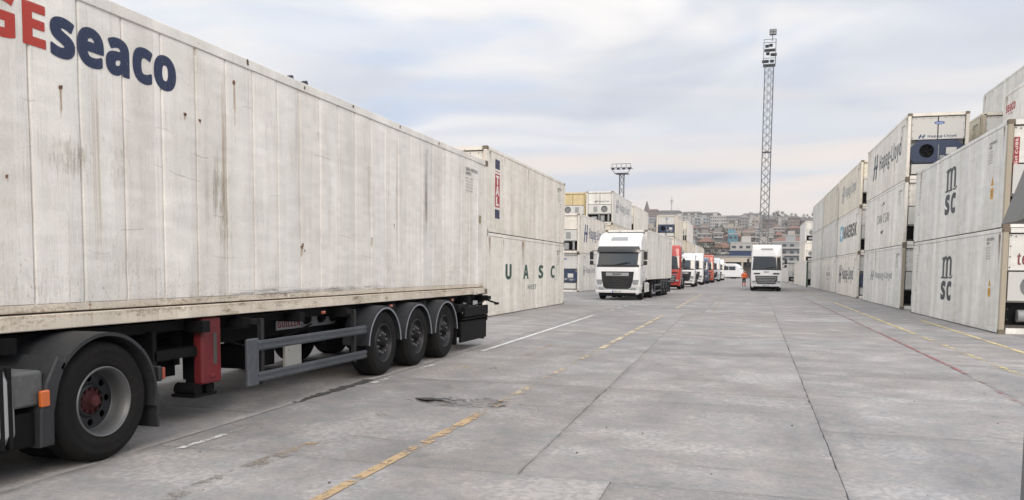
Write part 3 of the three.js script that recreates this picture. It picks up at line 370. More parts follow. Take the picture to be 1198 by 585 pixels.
function reeferEnd(c, style, mat, castTint) {   // machinery end, facing +z
  const z = CL / 2;
  mesh('end_sill', shared('sill', () => [box(CW - 0.34, 0.16, 0.1, 0, 0.09, z - 0.06)]), mat, c);
  mesh('end_header', shared('header', () => [box(CW - 0.34, 0.13, 0.1, 0, CH - 0.075, z - 0.06)]), mat, c);
  const up = mesh('end_panel', shared('upanel', () => [rbox(1.04, 0.98, 0.05, 0.012, -0.54, 2.23, z - 0.10), rbox(1.04, 0.98, 0.05, 0.012, 0.54, 2.23, z - 0.10), box(CW - 0.3, CH - 0.2, 0.03, 0, CH / 2, z - 0.34)]), style === 'blue' ? mats.unitWhite : mat, c);
  stuff(mesh('bolts', shared('bolts', () => { const a = []; for (let i = 0; i < 9; i++) for (const s of [-1, 1]) a.push(zcyl(0.018, 0.02, 6, s * 1.02, 0.4 + i * 0.285, z - 0.07)); for (let i = 0; i < 7; i++) a.push(zcyl(0.018, 0.02, 6, -0.9 + i * 0.3, 2.66, z - 0.07)); return a; }), mats.slot, up));
  if (style === 'blue') {
    const h = mesh('cooling_unit', shared('ublue', () => { const s = poly([[-1.04, 0.86], [-1.04, 1.42], [-0.74, 1.68], [0.74, 1.68], [1.04, 1.42], [1.04, 0.86], [0.9, 0.74], [-0.9, 0.74]]); const hole = new THREE.Path(); hole.absellipse(-0.42, 1.24, 0.30, 0.30, 0, Math.PI * 2, true); s.holes.push(hole); return [at(new THREE.ExtrudeGeometry(s, { depth: 0.10, bevelEnabled: true, bevelSize: 0.02, bevelThickness: 0.02, bevelSegments: 1, curveSegments: 20 }), 0, 0, z - 0.17)]; }), mats.blueUnit, c);
    mesh('fan', shared('fan', () => { const a = [at(new THREE.RingGeometry(0.05, 0.31, 24), -0.42, 1.24, z - 0.2), zcyl(0.07, 0.06, 12, -0.42, 1.24, z - 0.15)]; for (let k = 0; k < 5; k++) a.push(box(0.10, 0.22, 0.012, 0, 0.16, 0, 0.5, 0, 0)); for (let k = 0; k < 5; k++) { a[2 + k].rotateZ(k * Math.PI * 0.4); a[2 + k].translate(-0.42, 1.24, z - 0.16); } return a; }), mats.black, h);
    mesh('control_box', shared('ctl', () => [rbox(0.42, 0.30, 0.06, 0.015, 0.56, 1.22, z - 0.05)]), mats.unitWhite, h);
    stuff(mesh('pipes', shared('pipes', () => [bar([0.05, 0.85, z - 0.05], [0.05, 1.5, z - 0.05], 0.02), bar([0.1, 1.0, z - 0.05], [0.9, 0.95, z - 0.05], 0.02), rbox(0.2, 0.16, 0.08, 0.02, 0.2, 0.95, z - 0.05), rbox(0.3, 0.1, 0.08, 0.02, 0.62, 0.9, z - 0.06)]), mats.unitGrey, h));
    mesh('lower_panel', shared('lowp', () => [rbox(0.9, 0.42, 0.05, 0.01, -0.55, 0.46, z - 0.10), rbox(0.9, 0.42, 0.05, 0.01, 0.5, 0.46, z - 0.12)]), mats.unitWhite, c);
    print('carrier', 0.46, 0.17, 'z+', 0.05, 2.45, z - 0.073, up, 'badge');
  } else {
    const fx = style === 'fanleft' ? -0.45 : 0.42;
    const h = mesh('cooling_unit', shared('uw' + style, () => { const s = poly([[-1.04, 0.92], [1.04, 0.92], [1.04, 1.7], [-1.04, 1.7]]); const hole = new THREE.Path(); hole.absellipse(fx, 1.31, 0.3, 0.3, 0, Math.PI * 2, true); s.holes.push(hole); return [at(new THREE.ExtrudeGeometry(s, { depth: 0.12, bevelEnabled: false, curveSegments: 20 }), 0, 0, z - 0.17)]; }), mats.unitWhite, c);
    mesh('fan', shared('fw' + style, () => { const a = [zcyl(0.08, 0.05, 12, fx, 1.31, z - 0.10), at(new THREE.CircleGeometry(0.3, 24), fx, 1.31, z - 0.2)]; for (const r of [0.12, 0.18, 0.24, 0.295]) a.push(at(new THREE.TorusGeometry(r, 0.008, 4, 20), fx, 1.31, z - 0.045)); return a; }), mats.unitGrey, h);
    mesh('control_box', shared('cw' + style, () => [rbox(0.34, 0.46, 0.06, 0.015, -fx * 0.9, 1.32, z - 0.03)]), mats.unitGrey, h);
    mesh('compressor_bay', shared('cb', () => [box(2.06, 0.62, 0.02, 0, 0.55, z - 0.32)]), mats.black, h);
    stuff(mesh('compressor', shared('cp', () => [xcyl(0.17, 0.5, 12, -0.5, 0.5, z - 0.2), rbox(0.35, 0.5, 0.2, 0.03, 0.25, 0.5, z - 0.2), rbox(0.16, 0.6, 0.05, 0.01, 0.8, 0.55, z - 0.1), rbox(0.1, 0.62, 0.05, 0.01, -0.06, 0.55, z - 0.1)]), mats.unitGrey, h));
  }
}
function container(name, label, grp, x, y, d, o = {}) {   // x: centre, d: depth of the near end along the road
  const c = thing(name, label, 'container', [x, y, -(d + CL / 2)], o.turn ?? 0, grp), mat = paints[o.tint ?? 'white'], posts = o.postMat ?? mat;
  for (const sx of [-1, 1]) for (const sz of [-1, 1]) {
    mesh('corner_post', shared('post' + sx + sz, () => [rbox(0.13, CH - 0.24, 0.16, 0.012, sx * (CW / 2 - 0.068), CH / 2, sz * (CL / 2 - 0.083))]), sz > 0 ? posts : mat, c);
    if (!o.far) for (const sy of [0, 1]) mesh('corner_casting', shared('cast' + sx + sz + sy, () => geoCasting().map((g) => { if (sx < 0) g.rotateY(Math.PI); return g.translate(sx * CW / 2, sy ? CH - 0.059 : 0.059, sz * (CL / 2 - 0.089)); })), mats.casting, c);
  }
  for (const s of [-1, 1]) {
    mesh('top_rail', shared('trail' + s, () => [rbox(0.07, 0.11, CL - 0.3, 0.01, s * (CW / 2 - 0.038), CH - 0.06, 0)]), mat, c);
    mesh('bottom_rail', shared('brail' + s + (o.fg ? 'f' : ''), () => (o.fg ? [rbox(0.07, 0.13, CL - 0.3, 0.01, s * (CW / 2 - 0.038), 0.085, 0), rbox(0.05, 0.07, CL - 0.3, 0.01, s * (CW / 2 - 0.045), 0.20, 0)] : [rbox(0.07, 0.15, CL - 0.3, 0.01, s * (CW / 2 - 0.038), 0.10, 0)])), o.railMat ?? mat, c);
    if (o.fg && s > 0) continue;
    mesh('side_wall', shared('wall' + s, () => wallPanels(s)), mat, c);
  }
  mesh('roof', shared('roof', () => [box(CW - 0.14, 0.03, CL - 0.2, 0, CH - 0.05, 0)]), mat, c);
  mesh('floor', shared('floor', () => { const a = [box(CW - 0.12, 0.1, CL - 0.2, 0, 0.2, 0)]; for (let i = 0; i < 20; i++) a.push(box(CW - 0.2, 0.1, 0.05, 0, 0.1, -CL / 2 + 0.5 + i * 0.59)); return a; }), mats.slot, c);
  reeferEnd(c, o.end ?? 'fanright', mat);
  const dr = mesh('door', shared('door', () => [rbox(1.04, CH - 0.36, 0.06, 0.012, -0.53, CH / 2, -CL / 2 + 0.06), rbox(1.04, CH - 0.36, 0.06, 0.012, 0.53, CH / 2, -CL / 2 + 0.06), box(CW - 0.3, 0.13, 0.1, 0, CH - 0.075, -CL / 2 + 0.06), box(CW - 0.3, 0.16, 0.1, 0, 0.09, -CL / 2 + 0.06)]), mat, c);
  if (!o.far) stuff(mesh('lock_rods', shared('rods', () => [-0.85, -0.3, 0.3, 0.85].map((q) => bar([q, 0.15, -CL / 2 + 0.015], [q, CH - 0.12, -CL / 2 + 0.015], 0.018))), mats.galva, dr));
  // prints: [kind, centre along the wall measured from the near end, centre height, width, height]
  const face = o.face ?? 'x+', px = (face === 'x+' ? 1 : -1) * (CW / 2 - 0.013);
  { const Q = rng(Math.round(Math.abs(x * 131 + d * 17 + y * 53))); for (let k = 0; k < (o.fg ? 0 : 3); k++) { const h = 0.4 + Q() * 1.3, e = Q(), ss = e < 0.35 ? 0.16 + Q() * 0.2 : e < 0.5 ? CL - 0.3 : Q() * CL, m = print('rustRun', 0.12 + Q() * 0.4, h, face, px + (face === 'x+' ? -0.0015 : 0.0015), Q() < 0.75 ? CH - 0.13 - h / 2 : 0.3 + h / 2 + Q(), CL / 2 - Math.min(CL - 0.4, Math.max(0.4, ss)), c, 'rust_stain'); } if (!o.fg && !(o.prints ?? []).some((q) => q[0] === 'codes')) print('codes', 0.9, 0.75, face, px, 2.2, CL / 2 - (face === 'x+' ? CL - 1.1 : 1.2), c, 'markings'); }
  for (const [kind, s, yy, w, h] of o.prints ?? []) print(kind, w, h, face, px, yy, CL / 2 - s, c, kind === 'codes' || kind === 'marks' ? 'markings' : kind === 'warn' ? 'sticker' : 'lettering');
  for (const [kind, xx, yy, w, h] of o.endPrints ?? []) print(kind, w, h, 'z+', xx, yy, CL / 2 - 0.072, c, 'lettering');
  return c;
}

// the container on the nearest semi-trailer: its road-side wall is built panel by panel
const fgBox = container('refrigerated_container', 'streaked white container with red and dark blue lettering, carried by the semi-trailer with red toolbox', undefined, -5.46 - CW / 2, 1.095, 4.68, { tint: 'fg', fg: true, railMat: paint(bigGrime, 0.78, 0.71, 0.61), postMat: paint(bigGrime, 0.8, 0.78, 0.72) });
{
  fgBox.scale.z = 1.018; fgBox.position.z = -16.87 + CL / 2 * 1.018;
  const R = rng(5), n = 24, p = (CL - 0.34) / n, y0 = 0.235, y1 = CH - 0.115, zTop = CL / 2 - 0.17;
  mesh('wall_core', [box(0.02, CH - 0.3, CL - 0.3, CW / 2 - 0.07, CH / 2 + 0.03, 0)], mats.seam, fgBox);
  const DENTS = [[5.72, 2.64, 0.16, 0.02], [5.62, 2.4, 0.13, -0.015], [7.0, 2.2, 0.2, 0.014], [7.2, 2.0, 0.16, -0.012], [11.4, 2.4, 0.14, 0.012], [9.9, 1.9, 0.25, -0.012], [6.35, 1.6, 0.12, -0.014], [11.0, 1.5, 0.2, -0.014], [14.0, 2.0, 0.3, 0.01]];
  const relief = (y, z) => { let q = fbm(y * 1.1, z * 1.3, 2, 3) * 0.012; for (const [dd, dy, rr, a] of DENTS) { const k = Math.hypot(CL / 2 - z - (dd - 4.68), y - (dy - 1.095)) / rr; if (k < 1) q += a * (1 - k * k) ** 2; } return q; };
  for (let i = 0; i < n; i++) {
    const za = zTop - p * i - 0.004, zb = za - p + 0.008, cols = [0, 0.006, 0.016, 0.06, 0.13, 0.2, 0.27, 0.34, 0.41, p - 0.024, p - 0.014, p - 0.008], rows = 26, pos = [], idx = [], uv = [], sag = (R() - 0.5) * 0.004, rib = R() < 0.45;
    for (let j = 0; j <= rows; j++) for (let k = 0; k < cols.length; k++) {
      const z = za - cols[k], y = mix(y0, y1, j / rows), e = k === 0 || k === cols.length - 1 ? 0.022 : k === 1 || k === cols.length - 2 ? 0.007 : 0, t = cols[k] / p;
      let q = sag * Math.sin(t * Math.PI) * Math.sin(j / rows * Math.PI) + relief(y, z);
      if (j === 0 || j === rows) q -= 0.006;
      pos.push(CW / 2 - 0.012 - e + q * (e ? 0.4 : 1), y, z); uv.push(z, y);
    }
    const c = cols.length; for (let j = 0; j < rows; j++) for (let k = 0; k < c - 1; k++) { const a = j * c + k; idx.push(a, a + 1, a + c, a + 1, a + c + 1, a + c); }
    const g = new THREE.BufferGeometry(); g.setAttribute('position', new THREE.Float32BufferAttribute(pos, 3)); g.setAttribute('uv', new THREE.Float32BufferAttribute(uv, 2)); g.setIndex(idx); g.computeVertexNormals();
    const m = new THREE.Mesh(g, paints.fg); m.name = 'side_panel'; m.castShadow = m.receiveShadow = true; fgBox.add(m);
  }
  const dz = (d) => CL / 2 - (d - 4.68);
  { const g = new THREE.PlaneGeometry(2.12, 0.42, 48, 12); g.rotateY(Math.PI / 2); g.translate(0, 3.53 - 1.095, dz(5.985)); const p = g.attributes.position; for (let i = 0; i < p.count; i++) p.setX(i, CW / 2 - 0.0085 + relief(p.getY(i), p.getZ(i))); g.computeVertexNormals(); const m = new THREE.Mesh(g, decalMat.geseaco); m.name = 'lettering'; m.receiveShadow = true; fgBox.add(m); }
  print('codes', 0.8, 0.55, 'x+', CW / 2 - 0.004, 3.45 - 1.095, dz(15.85), fgBox, 'markings');
  mesh('data_plate', [box(0.006, 0.16, 0.1, CW / 2 + 0.004, 2.7 - 1.095, dz(16.35))], M(0.3, 0.26, 0.16, 0.6), fgBox);
  const rustM = M(0.09, 0.05, 0.03, 0.95), scab = [];
  for (const [d, y, r] of [[8.2, 3.95, 0.035], [9.4, 3.93, 0.025], [10.7, 3.95, 0.03], [12.3, 3.94, 0.035], [14, 3.93, 0.03], [5.64, 3.11, 0.016], [7.15, 3.17, 0.018], [7.37, 3.15, 0.014], [9.32, 1.93, 0.026], [9.36, 1.86, 0.016]]) { const s = new THREE.Shape(), q = rng(d * 100 | 0); for (let k = 0; k < 9; k++) { const a = k / 9 * 6.283, rr = r * (0.5 + q() * 0.7); s.lineTo(Math.cos(a) * rr * 0.7, Math.sin(a) * rr); } scab.push(at(new THREE.ExtrudeGeometry(s, { depth: 0.004, bevelEnabled: false }), CW / 2 + (y > 3.9 ? -0.001 : 0.001), y - 1.095, dz(d), 0, Math.PI / 2)); }
  stuff(mesh('rust_scabs', scab, rustM, fgBox));
}

// ------------------------------------------------------------------ stacks of containers along both sides
const RX = 6.68 + CW / 2, LX = -8.45 - CW / 2;
// left, beyond the first truck
container('refrigerated_container', 'cream container bearing four spaced green letters, standing on the yard', undefined, LX, 0, 25.98, { tint: 'white', end: 'fanleft', prints: [['uasc', 6.35, 1.55, 8.1, 0.64], ['uascSmall', 6.2, 0.93, 1.5, 0.24], ['marks', 11.2, 2.05, 0.35, 1.3], ['marks', 10.6, 1.5, 0.3, 0.8]] });
container('refrigerated_container', 'cream container with a red and navy vertical letter strip, stacked upon the green-lettered one', undefined, LX, CH, 25.98, { tint: 'warm', end: 'fanleft', prints: [['tal', 1.25, 1.55, 0.62, 2.1], ['marks', 11.4, 1.7, 0.3, 1.6]] });
container('refrigerated_container', 'white container standing hidden behind the nearest semi-trailer, glimpsed under it', 'containers behind the nearest semi-trailer', -10.2 - CW / 2, 0, 2.6, { tint: 'cool' });
container('refrigerated_container', 'white container standing hidden behind the nearest semi-trailer, glimpsed under it', 'containers behind the nearest semi-trailer', -10.9 - CW / 2, 0, 15.2, { tint: 'cool' });
// second left block, set farther back
container('refrigerated_container', 'white ground-level container under the one with a large blue slanted emblem', undefined, -11.85 - CW / 2, 0, 58.7, { tint: 'cool', end: 'blue', prints: [['hapagPale', 4, 1.6, 5, 0.8]] });
container('refrigerated_container', 'cream container with a large blue slanted emblem, second tier beside the lone white truck', undefined, -11.85 - CW / 2, CH, 58.5, { tint: 'warm', end: 'fanleft', prints: [['hapagBlue', 6.1, 1.55, 8.6, 1.5]] });
container('refrigerated_container', 'white ground-level container behind the parked lone white truck', undefined, -14.4 - CW / 2, 0, 58.6, { tint: 'white', end: 'blue' });
for (let t = 0; t < 3; t++) container('refrigerated_container', t === 2 ? 'yellowed container topping the stack behind the blue-emblem container' : ['ground-level', 'middle'][t] + ' cream container beneath the yellowed one of its stack', t === 2 ? undefined : 'containers under the yellowed one', -14.1 - CW / 2, t * CH, 72.4, { tint: t === 2 ? 'yellow' : 'cream', end: 'fanleft', far: true });
for (let t = 0; t < 3; t++) container('refrigerated_container', t === 2 ? 'white container with faded lettering topping a stack, its cooling fan end showing' : ['ground-level', 'middle'][t] + ' cream container below the faded-lettering container of its stack', t === 2 ? undefined : 'containers under the faded-lettering one', -11.5 - CW / 2, t * CH, 71.8, { tint: t === 2 ? 'cool' : 'cream', end: 'fanright', prints: [['hapagPale', 6.1, 1.7, 9, 1.4]], endPrints: t === 2 ? [['hapagGrey', 0.2, 2.0, 1.3, 0.24]] : [] });
for (let t = 0; t < 3; t++) container('refrigerated_container', ['bottom', 'middle', 'top'][t] + ' plain cream container of the stack behind the faded-lettering stack', 'plain containers behind the faded-lettering stack', -11.65 - CW / 2, t * CH, 87.6, { tint: 'warm', far: true });
[[-8.65, 104.4], [-8.05, 117], [-7.7, 129.8], [-7.5, 142.4]].forEach(([x, d], i) => { for (let t = 0; t < (i === 2 ? 2 : 3) && !(i === 3 && t > 1); t++) container('refrigerated_container', i === 0 && t === 2 ? 'cream container with a dark blue cooling unit, topping the stack beside the truck queue' : ['bottom', 'middle', 'top'][t] + ['-tier cream container beneath the dark-blue-unit one by the truck queue', '-tier cream container in the second stack beside the truck queue', '-tier container in the third stack beside the truck queue', '-tier container in the last stack beside the truck queue'][i], i === 0 && t === 2 ? undefined : 'containers alongside the truck queue', x - CW / 2, t * CH, d, { tint: ['cream', 'warm', 'cream', 'white'][(i + t) % 4], end: i === 0 && t === 2 ? 'blue' : 'fanright', far: true }); });
// right-hand row
container('refrigerated_container', 'pale grey container on the ground with stacked dark letters, yellow stickers by its corner', undefined, RX, 0, 24.67, { tint: 'cool', end: 'fanleft', face: 'x-', postMat: mats.postSand, prints: [['msc', 6.28, 1.46, 1.75, 1.62], ['marks', 11.3, 1.6, 0.5, 1.6], ['warn', 1.15, 1.25, 0.28, 0.56], ['codes', 1.25, 2.35, 0.8, 0.7]], endPrints: [['te', -0.62, 2.05, 0.5, 0.36]] });
container('refrigerated_container', 'pale grey container with stacked dark letters and red corner strip, upper tier', undefined, RX, CH, 24.75, { tint: 'cool', end: 'fanleft', face: 'x-', postMat: mats.postSand, prints: [['msc', 6.18, 1.56, 1.75, 1.7], ['marks', 11.3, 1.7, 0.5, 1.5], ['warn', 1.3, 1.2, 0.34, 0.7], ['codes', 1.4, 2.2, 0.8, 0.7]], endPrints: [['redBand', -0.98, 1.95, 0.17, 1.0]] });
const HX = 6.73 + CW / 2;
container('refrigerated_container', 'blank white ground-level container streaked with rust at its corner, beneath two others', undefined, HX, 0, 39.54, { tint: 'cool', end: 'fanleft', face: 'x-', postMat: mats.postSand, prints: [['hapagPale', 6, 1.5, 7, 0.6], ['marks', 1.2, 1.9, 0.3, 1.0]] });
container('refrigerated_container', 'off-white container with small dark centred lettering between two swooshes, middle tier', undefined, HX, CH, 39.54, { tint: 'white', end: 'fanleft', face: 'x-', prints: [['cma', 6.0, 1.55, 4.4, 2.1], ['marks', 1.0, 1.8, 0.3, 0.9]] });
container('refrigerated_container', 'off-white top container with dark blue cooling unit and large lettering along its side', undefined, HX, 2 * CH, 39.54, { tint: 'warm', end: 'blue', face: 'x-', prints: [['hapagGrey', 5.7, 1.62, 8.6, 1.45]], endPrints: [['hapagBlue', -0.02, 1.87, 1.55, 0.19]] });
const GX = 6.8 + CW / 2;
container('refrigerated_container', 'cream ground-level container with dark lettering, under the one with a pale blue star', undefined, GX, 0, 55.1, { tint: 'warm', end: 'blue', face: 'x-', prints: [['hapagGrey', 6.2, 1.5, 8.6, 1.5]] });
container('refrigerated_container', 'white container with black capitals and a pale blue star square', undefined, GX, CH, 55.1, { tint: 'white', end: 'fanright', face: 'x-', prints: [['maersk', 5.9, 1.6, 9.6, 1.25]] });
container('refrigerated_container', 'cream container with faded grey lettering, topping the star container', undefined, GX, 2 * CH, 55.1, { tint: 'cream', end: 'fanright', face: 'x-', prints: [['hapagPale', 6.2, 1.55, 8.2, 1.35]] });
for (let t = 0; t < 3; t++) container('refrigerated_container', t ? ['', 'middle', 'top'][t] + ' plain grey-white container above the small-lettered one next to the star stack' : 'grey-white ground container with small lettering next to the star stack', t ? 'upper containers of the stack past the star container' : undefined, 6.83 + CW / 2, t * CH, 68.2, { tint: ['white', 'grey', 'dull'][t], face: 'x-', prints: t ? [] : [['cma', 6, 1.5, 3.4, 1.3]], far: true });
for (let t = 0; t < 3; t++) container('refrigerated_container', ['bottom', 'middle', 'top'][t] + ' grey container in the last full stack before the single-height row', 'containers of the last full stack', 6.85 + CW / 2, t * CH, 81.0, { tint: ['cool', 'grey', 'grey'][t], face: 'x-', far: true });
[93.7, 106.1, 131.2, 143.6].forEach((d, i) => container('refrigerated_container', i ? ['', 'white container between the green-framed one and the tall far stack', 'white container right after the tall far stack', 'last white container of the single-height row'][i] : 'white container with a dark green end frame, first of the single-height row', i ? 'single-height row of containers' : undefined, (i ? 6.5 : 6.42) - (i > 1 ? 0.2 : 0) + CW / 2, 0, d, { tint: ['white', 'warm', 'cool', 'warm'][i], face: 'x-', postMat: i ? undefined : mats.greenFrame, far: true }));
for (let t = 0; t < 3; t++) container('refrigerated_container', ['bottom', 'middle', 'top'][t] + ' container of the tall stack rising among the single-height row', 'tall stack behind the single-height row', 7.81 + CW / 2, t * CH, 118.5, { tint: t === 2 ? 'cool' : 'warm', face: 'x-', far: true, end: 'fanleft' });
// rows farther right
for (let t = 0; t < 3; t++) container('refrigerated_container', t === 2 ? 'white container with small red lettering, topping the row behind the dark-letter containers' : ['ground-level', 'middle'][t] + ' white container beneath the red-lettered one, behind the dark-letter stack', t === 2 ? undefined : 'containers under the red-lettered one', 9.62 + CW / 2, t * CH, 24.3, { tint: 'white', face: 'x-', prints: t === 2 ? [['seacoRed', 11.25, 2.2, 1.2, 0.5]] : [], far: true });
for (let t = 0; t < 3; t++) container('refrigerated_container', t === 2 ? 'grey-sided container with a small blue badge, between the blue-unit container and red-lettered one' : ['ground-level', 'middle'][t] + ' grey-sided container stacked under the one with a small blue badge', t === 2 ? undefined : 'containers under the blue-badge one', 9.78 + CW / 2, t * CH, 40.0, { tint: 'dull', face: 'x-', far: true, end: 'blue', postMat: mats.postSand });
for (let k = 0; k < 2; k++) for (let t = 0; t < 4; t++) container('refrigerated_container', ['ground', 'second', 'third', 'top'][t] + '-tier grey container of the ' + ['nearer', 'farther'][k] + ' four-high stack behind the red-lettered container', 'four-high stack behind the red-lettered container', 12.45 + CW / 2, t * CH, 26.4 + k * 12.5, { tint: 'grey', face: 'x-', far: true });
console.log('containers');

// ------------------------------------------------------------------ wheels, trucks, trailers
function discWithHoles(r, holes, hr, at_, thick) { const s = new THREE.Shape(); s.absarc(0, 0, r, 0, Math.PI * 2); for (let k = 0; k < holes; k++) { const a = k / holes * Math.PI * 2, p = new THREE.Path(); p.absarc(Math.cos(a) * at_, Math.sin(a) * at_, hr, 0, Math.PI * 2, true); s.holes.push(p); } return at(new THREE.ExtrudeGeometry(s, { depth: thick, bevelEnabled: false, curveSegments: 32 }), 0, 0, 0, 0, Math.PI / 2); }
function tyreShape(r, w) {
  const k = r - 0.505, pts = [[0.285, -0.03], [0.305, -0.008], [0.34, 0.0], [0.37, 0.003], [0.372, 0.0], [0.42 + k, 0.0], [0.422 + k, 0.003], [0.44 + k, 0.002], [0.442 + k, -0.002], [0.47 + k, -0.012], [0.492 + k, -0.034], [0.502 + k, -0.055]];
  const n = 4; for (let i = 0; i < n; i++) { const y = -0.055 - (w - 0.11) * (i + 0.5) / n; pts.push([r, y + 0.018], [r, y + 0.007], [r - 0.014, y + 0.005], [r - 0.014, y - 0.005], [r, y - 0.007], [r, y - 0.018]); }
  pts.push([0.502 + k, -w + 0.055], [0.49 + k, -w + 0.03], [0.45 + k, -w], [0.34, -w], [0.29, -w + 0.03]); return pts;
}
function wheel(kind, parent, x, r, z, side) {   // outer face at x, turned to `side`
  const g = group('wheel', parent, x, r, z); if (side < 0) g.rotation.y = Math.PI;
  const w = kind === 'trailer' ? 0.37 : 0.31, key = kind + r;
  mesh('tyre', shared('tyre' + key, () => [xlathe(tyreShape(r, w), 64)]), mats.tyre, g);
  if (kind === 'drive') {
    mesh('rim', shared('rimd', () => [xlathe([[0.300, -0.02], [0.296, -0.004], [0.288, 0.0], [0.280, -0.008], [0.276, -0.03], [0.262, -0.045], [0.256, -0.10], [0.250, -0.16], [0.235, -0.172]], 48)]), mats.rimSteel, g);
    mesh('wheel_disc', shared('discd', () => [discWithHoles(0.245, 8, 0.03, 0.188, 0.014).translate(-0.18, 0, 0), xlathe([[0.15, -0.168], [0.14, -0.15], [0.12, -0.145]], 32)]), mats.rimDark, g);
    mesh('hub', shared('hubd', () => { const a = [xlathe([[0, -0.095], [0.042, -0.095], [0.05, -0.102], [0.056, -0.135], [0.078, -0.142], [0.088, -0.16], [0.11, -0.165]], 24)]; for (let k = 0; k < 10; k++) { const t = k / 10 * 6.283; a.push(xcyl(0.012, 0.035, 6, -0.155, Math.cos(t) * 0.10, Math.sin(t) * 0.10)); } return a; }), mats.hubRed, g);
    mesh('inner_tyre', shared('tyre2' + r, () => [xlathe(tyreShape(r, w), 40).translate(-0.345, 0, 0), discWithHoles(0.29, 8, 0.03, 0.188, 0.02).translate(-0.40, 0, 0)]), mats.tyreWorn, g);
  } else {
    mesh('rim', shared('rimt', () => [xlathe([[0.300, -0.02], [0.296, -0.004], [0.288, 0.0], [0.280, -0.01], [0.270, -0.035], [0.262, -0.09], [0.235, -0.105], [0.215, -0.07], [0.17, -0.055], [0.10, -0.055]], 40)]), mats.rimDark, g);
    mesh('hub', shared('hubt', () => [xlathe([[0, 0.02], [0.05, 0.02], [0.062, 0.012], [0.068, -0.03], [0.105, -0.04], [0.115, -0.06]], 24)]), mats.chassis, g);
    stuff(mesh('wheel_nuts', shared('nuts', () => { const a = []; for (let k = 0; k < 10; k++) { const t = k / 10 * 6.283; a.push(xcyl(0.019, 0.04, 6, -0.04, Math.cos(t) * 0.152, Math.sin(t) * 0.152)); } return a; }), mats.bolt, g));
  }
  return g;
}
function arc(r, t, a0, a1, w, seg = 20) { const s = new THREE.Shape(); s.absarc(0, 0, r + t, a0, a1, false); s.absarc(0, 0, r, a1, a0, true); return sideExtrude(s, w, 0, seg); }

// cab: a closed body lofted across its width, rounded at the flanks and bowed at the front
const bow = (x, z, hw) => -0.11 * Math.abs(x / hw) ** 3 * sstep(-1.5, -0.6, z);
const narrow = (y) => 1 - 0.045 * sstep(2.1, 3.7, y);
function cabBody(profile, hw) {
  const ts = [-1, -0.992, -0.97, -0.93, -0.85, -0.7, -0.5, -0.25, 0, 0.25, 0.5, 0.7, 0.85, 0.93, 0.97, 0.992, 1], n = profile.length, cz = -1.1, cy = 2.1, pos = [], idx = [];
  for (const t of ts) { const e = Math.max(0, (Math.abs(t) - 0.84) / 0.16), s = 1 - 0.10 * (1 - Math.sqrt(Math.max(0, 1 - e * e))); for (const [z, y] of profile) { const zz = cz + (z - cz) * s, yy = cy + (y - cy) * s; pos.push(t * hw * narrow(yy), yy, zz + bow(t * hw, zz, hw)); } }
  for (let i = 0; i < ts.length - 1; i++) for (let k = 0; k < n; k++) { const a = i * n + k, b = i * n + (k + 1) % n; idx.push(a, a + n, b, b, a + n, b + n); }
  const tri = THREE.ShapeUtils.triangulateShape(profile.map(([z, y]) => new THREE.Vector2(z, y)), []);
  const last = (ts.length - 1) * n; for (const [a, b, c] of tri) { idx.push(a, b, c, last + a, last + c, last + b); }
  let g = new THREE.BufferGeometry(); g.setAttribute('position', new THREE.Float32BufferAttribute(pos, 3)); g.setIndex(idx); g.computeVertexNormals(); g.setAttribute('uv', new THREE.Float32BufferAttribute(new Float32Array(pos.length / 3 * 2), 2));
  return at(g);
}
// a plate lying on the bowed front: rows of [z, y, x from, x to], `off` proud of it
function skin(rows, off, hw, thick = 0.03, nx = 12) {
  const pos = [], m = rows.length, w = nx + 1, o = m * w, front = [], walls = [];
  for (const layer of [0, 1]) for (const [z, y, x0, x1] of rows) for (let i = 0; i <= nx; i++) { const x = mix(x0, x1, i / nx); pos.push(x * narrow(y), y, z + bow(x, z, hw) + off - layer * (thick + off)); }
  for (let j = 0; j < m - 1; j++) for (let i = 0; i < nx; i++) { const a = j * w + i; front.push(a, a + 1, a + w, a + 1, a + w + 1, a + w); }
  const edge = []; for (let i = 0; i <= nx; i++) edge.push(i); for (let j = 1; j < m; j++) edge.push(j * w + nx); for (let i = nx - 1; i >= 0; i--) edge.push((m - 1) * w + i); for (let j = m - 2; j >= 0; j--) edge.push(j * w);
  for (let k = 0; k < edge.length - 1; k++) { const a = edge[k], b = edge[k + 1]; walls.push(a, a + o, b, b, a + o, b + o); }
  const make = (idx, smooth) => { let g = new THREE.BufferGeometry(); g.setAttribute('position', new THREE.Float32BufferAttribute(pos, 3)); g.setIndex(idx); if (smooth) g.computeVertexNormals(); g = g.toNonIndexed(); if (!smooth) g.computeVertexNormals(); g.setAttribute('uv', new THREE.Float32BufferAttribute(new Float32Array(g.attributes.position.count * 2), 2)); return at(g); };
  return mergeGeometries([make(front, true), make(walls, false)]);
}
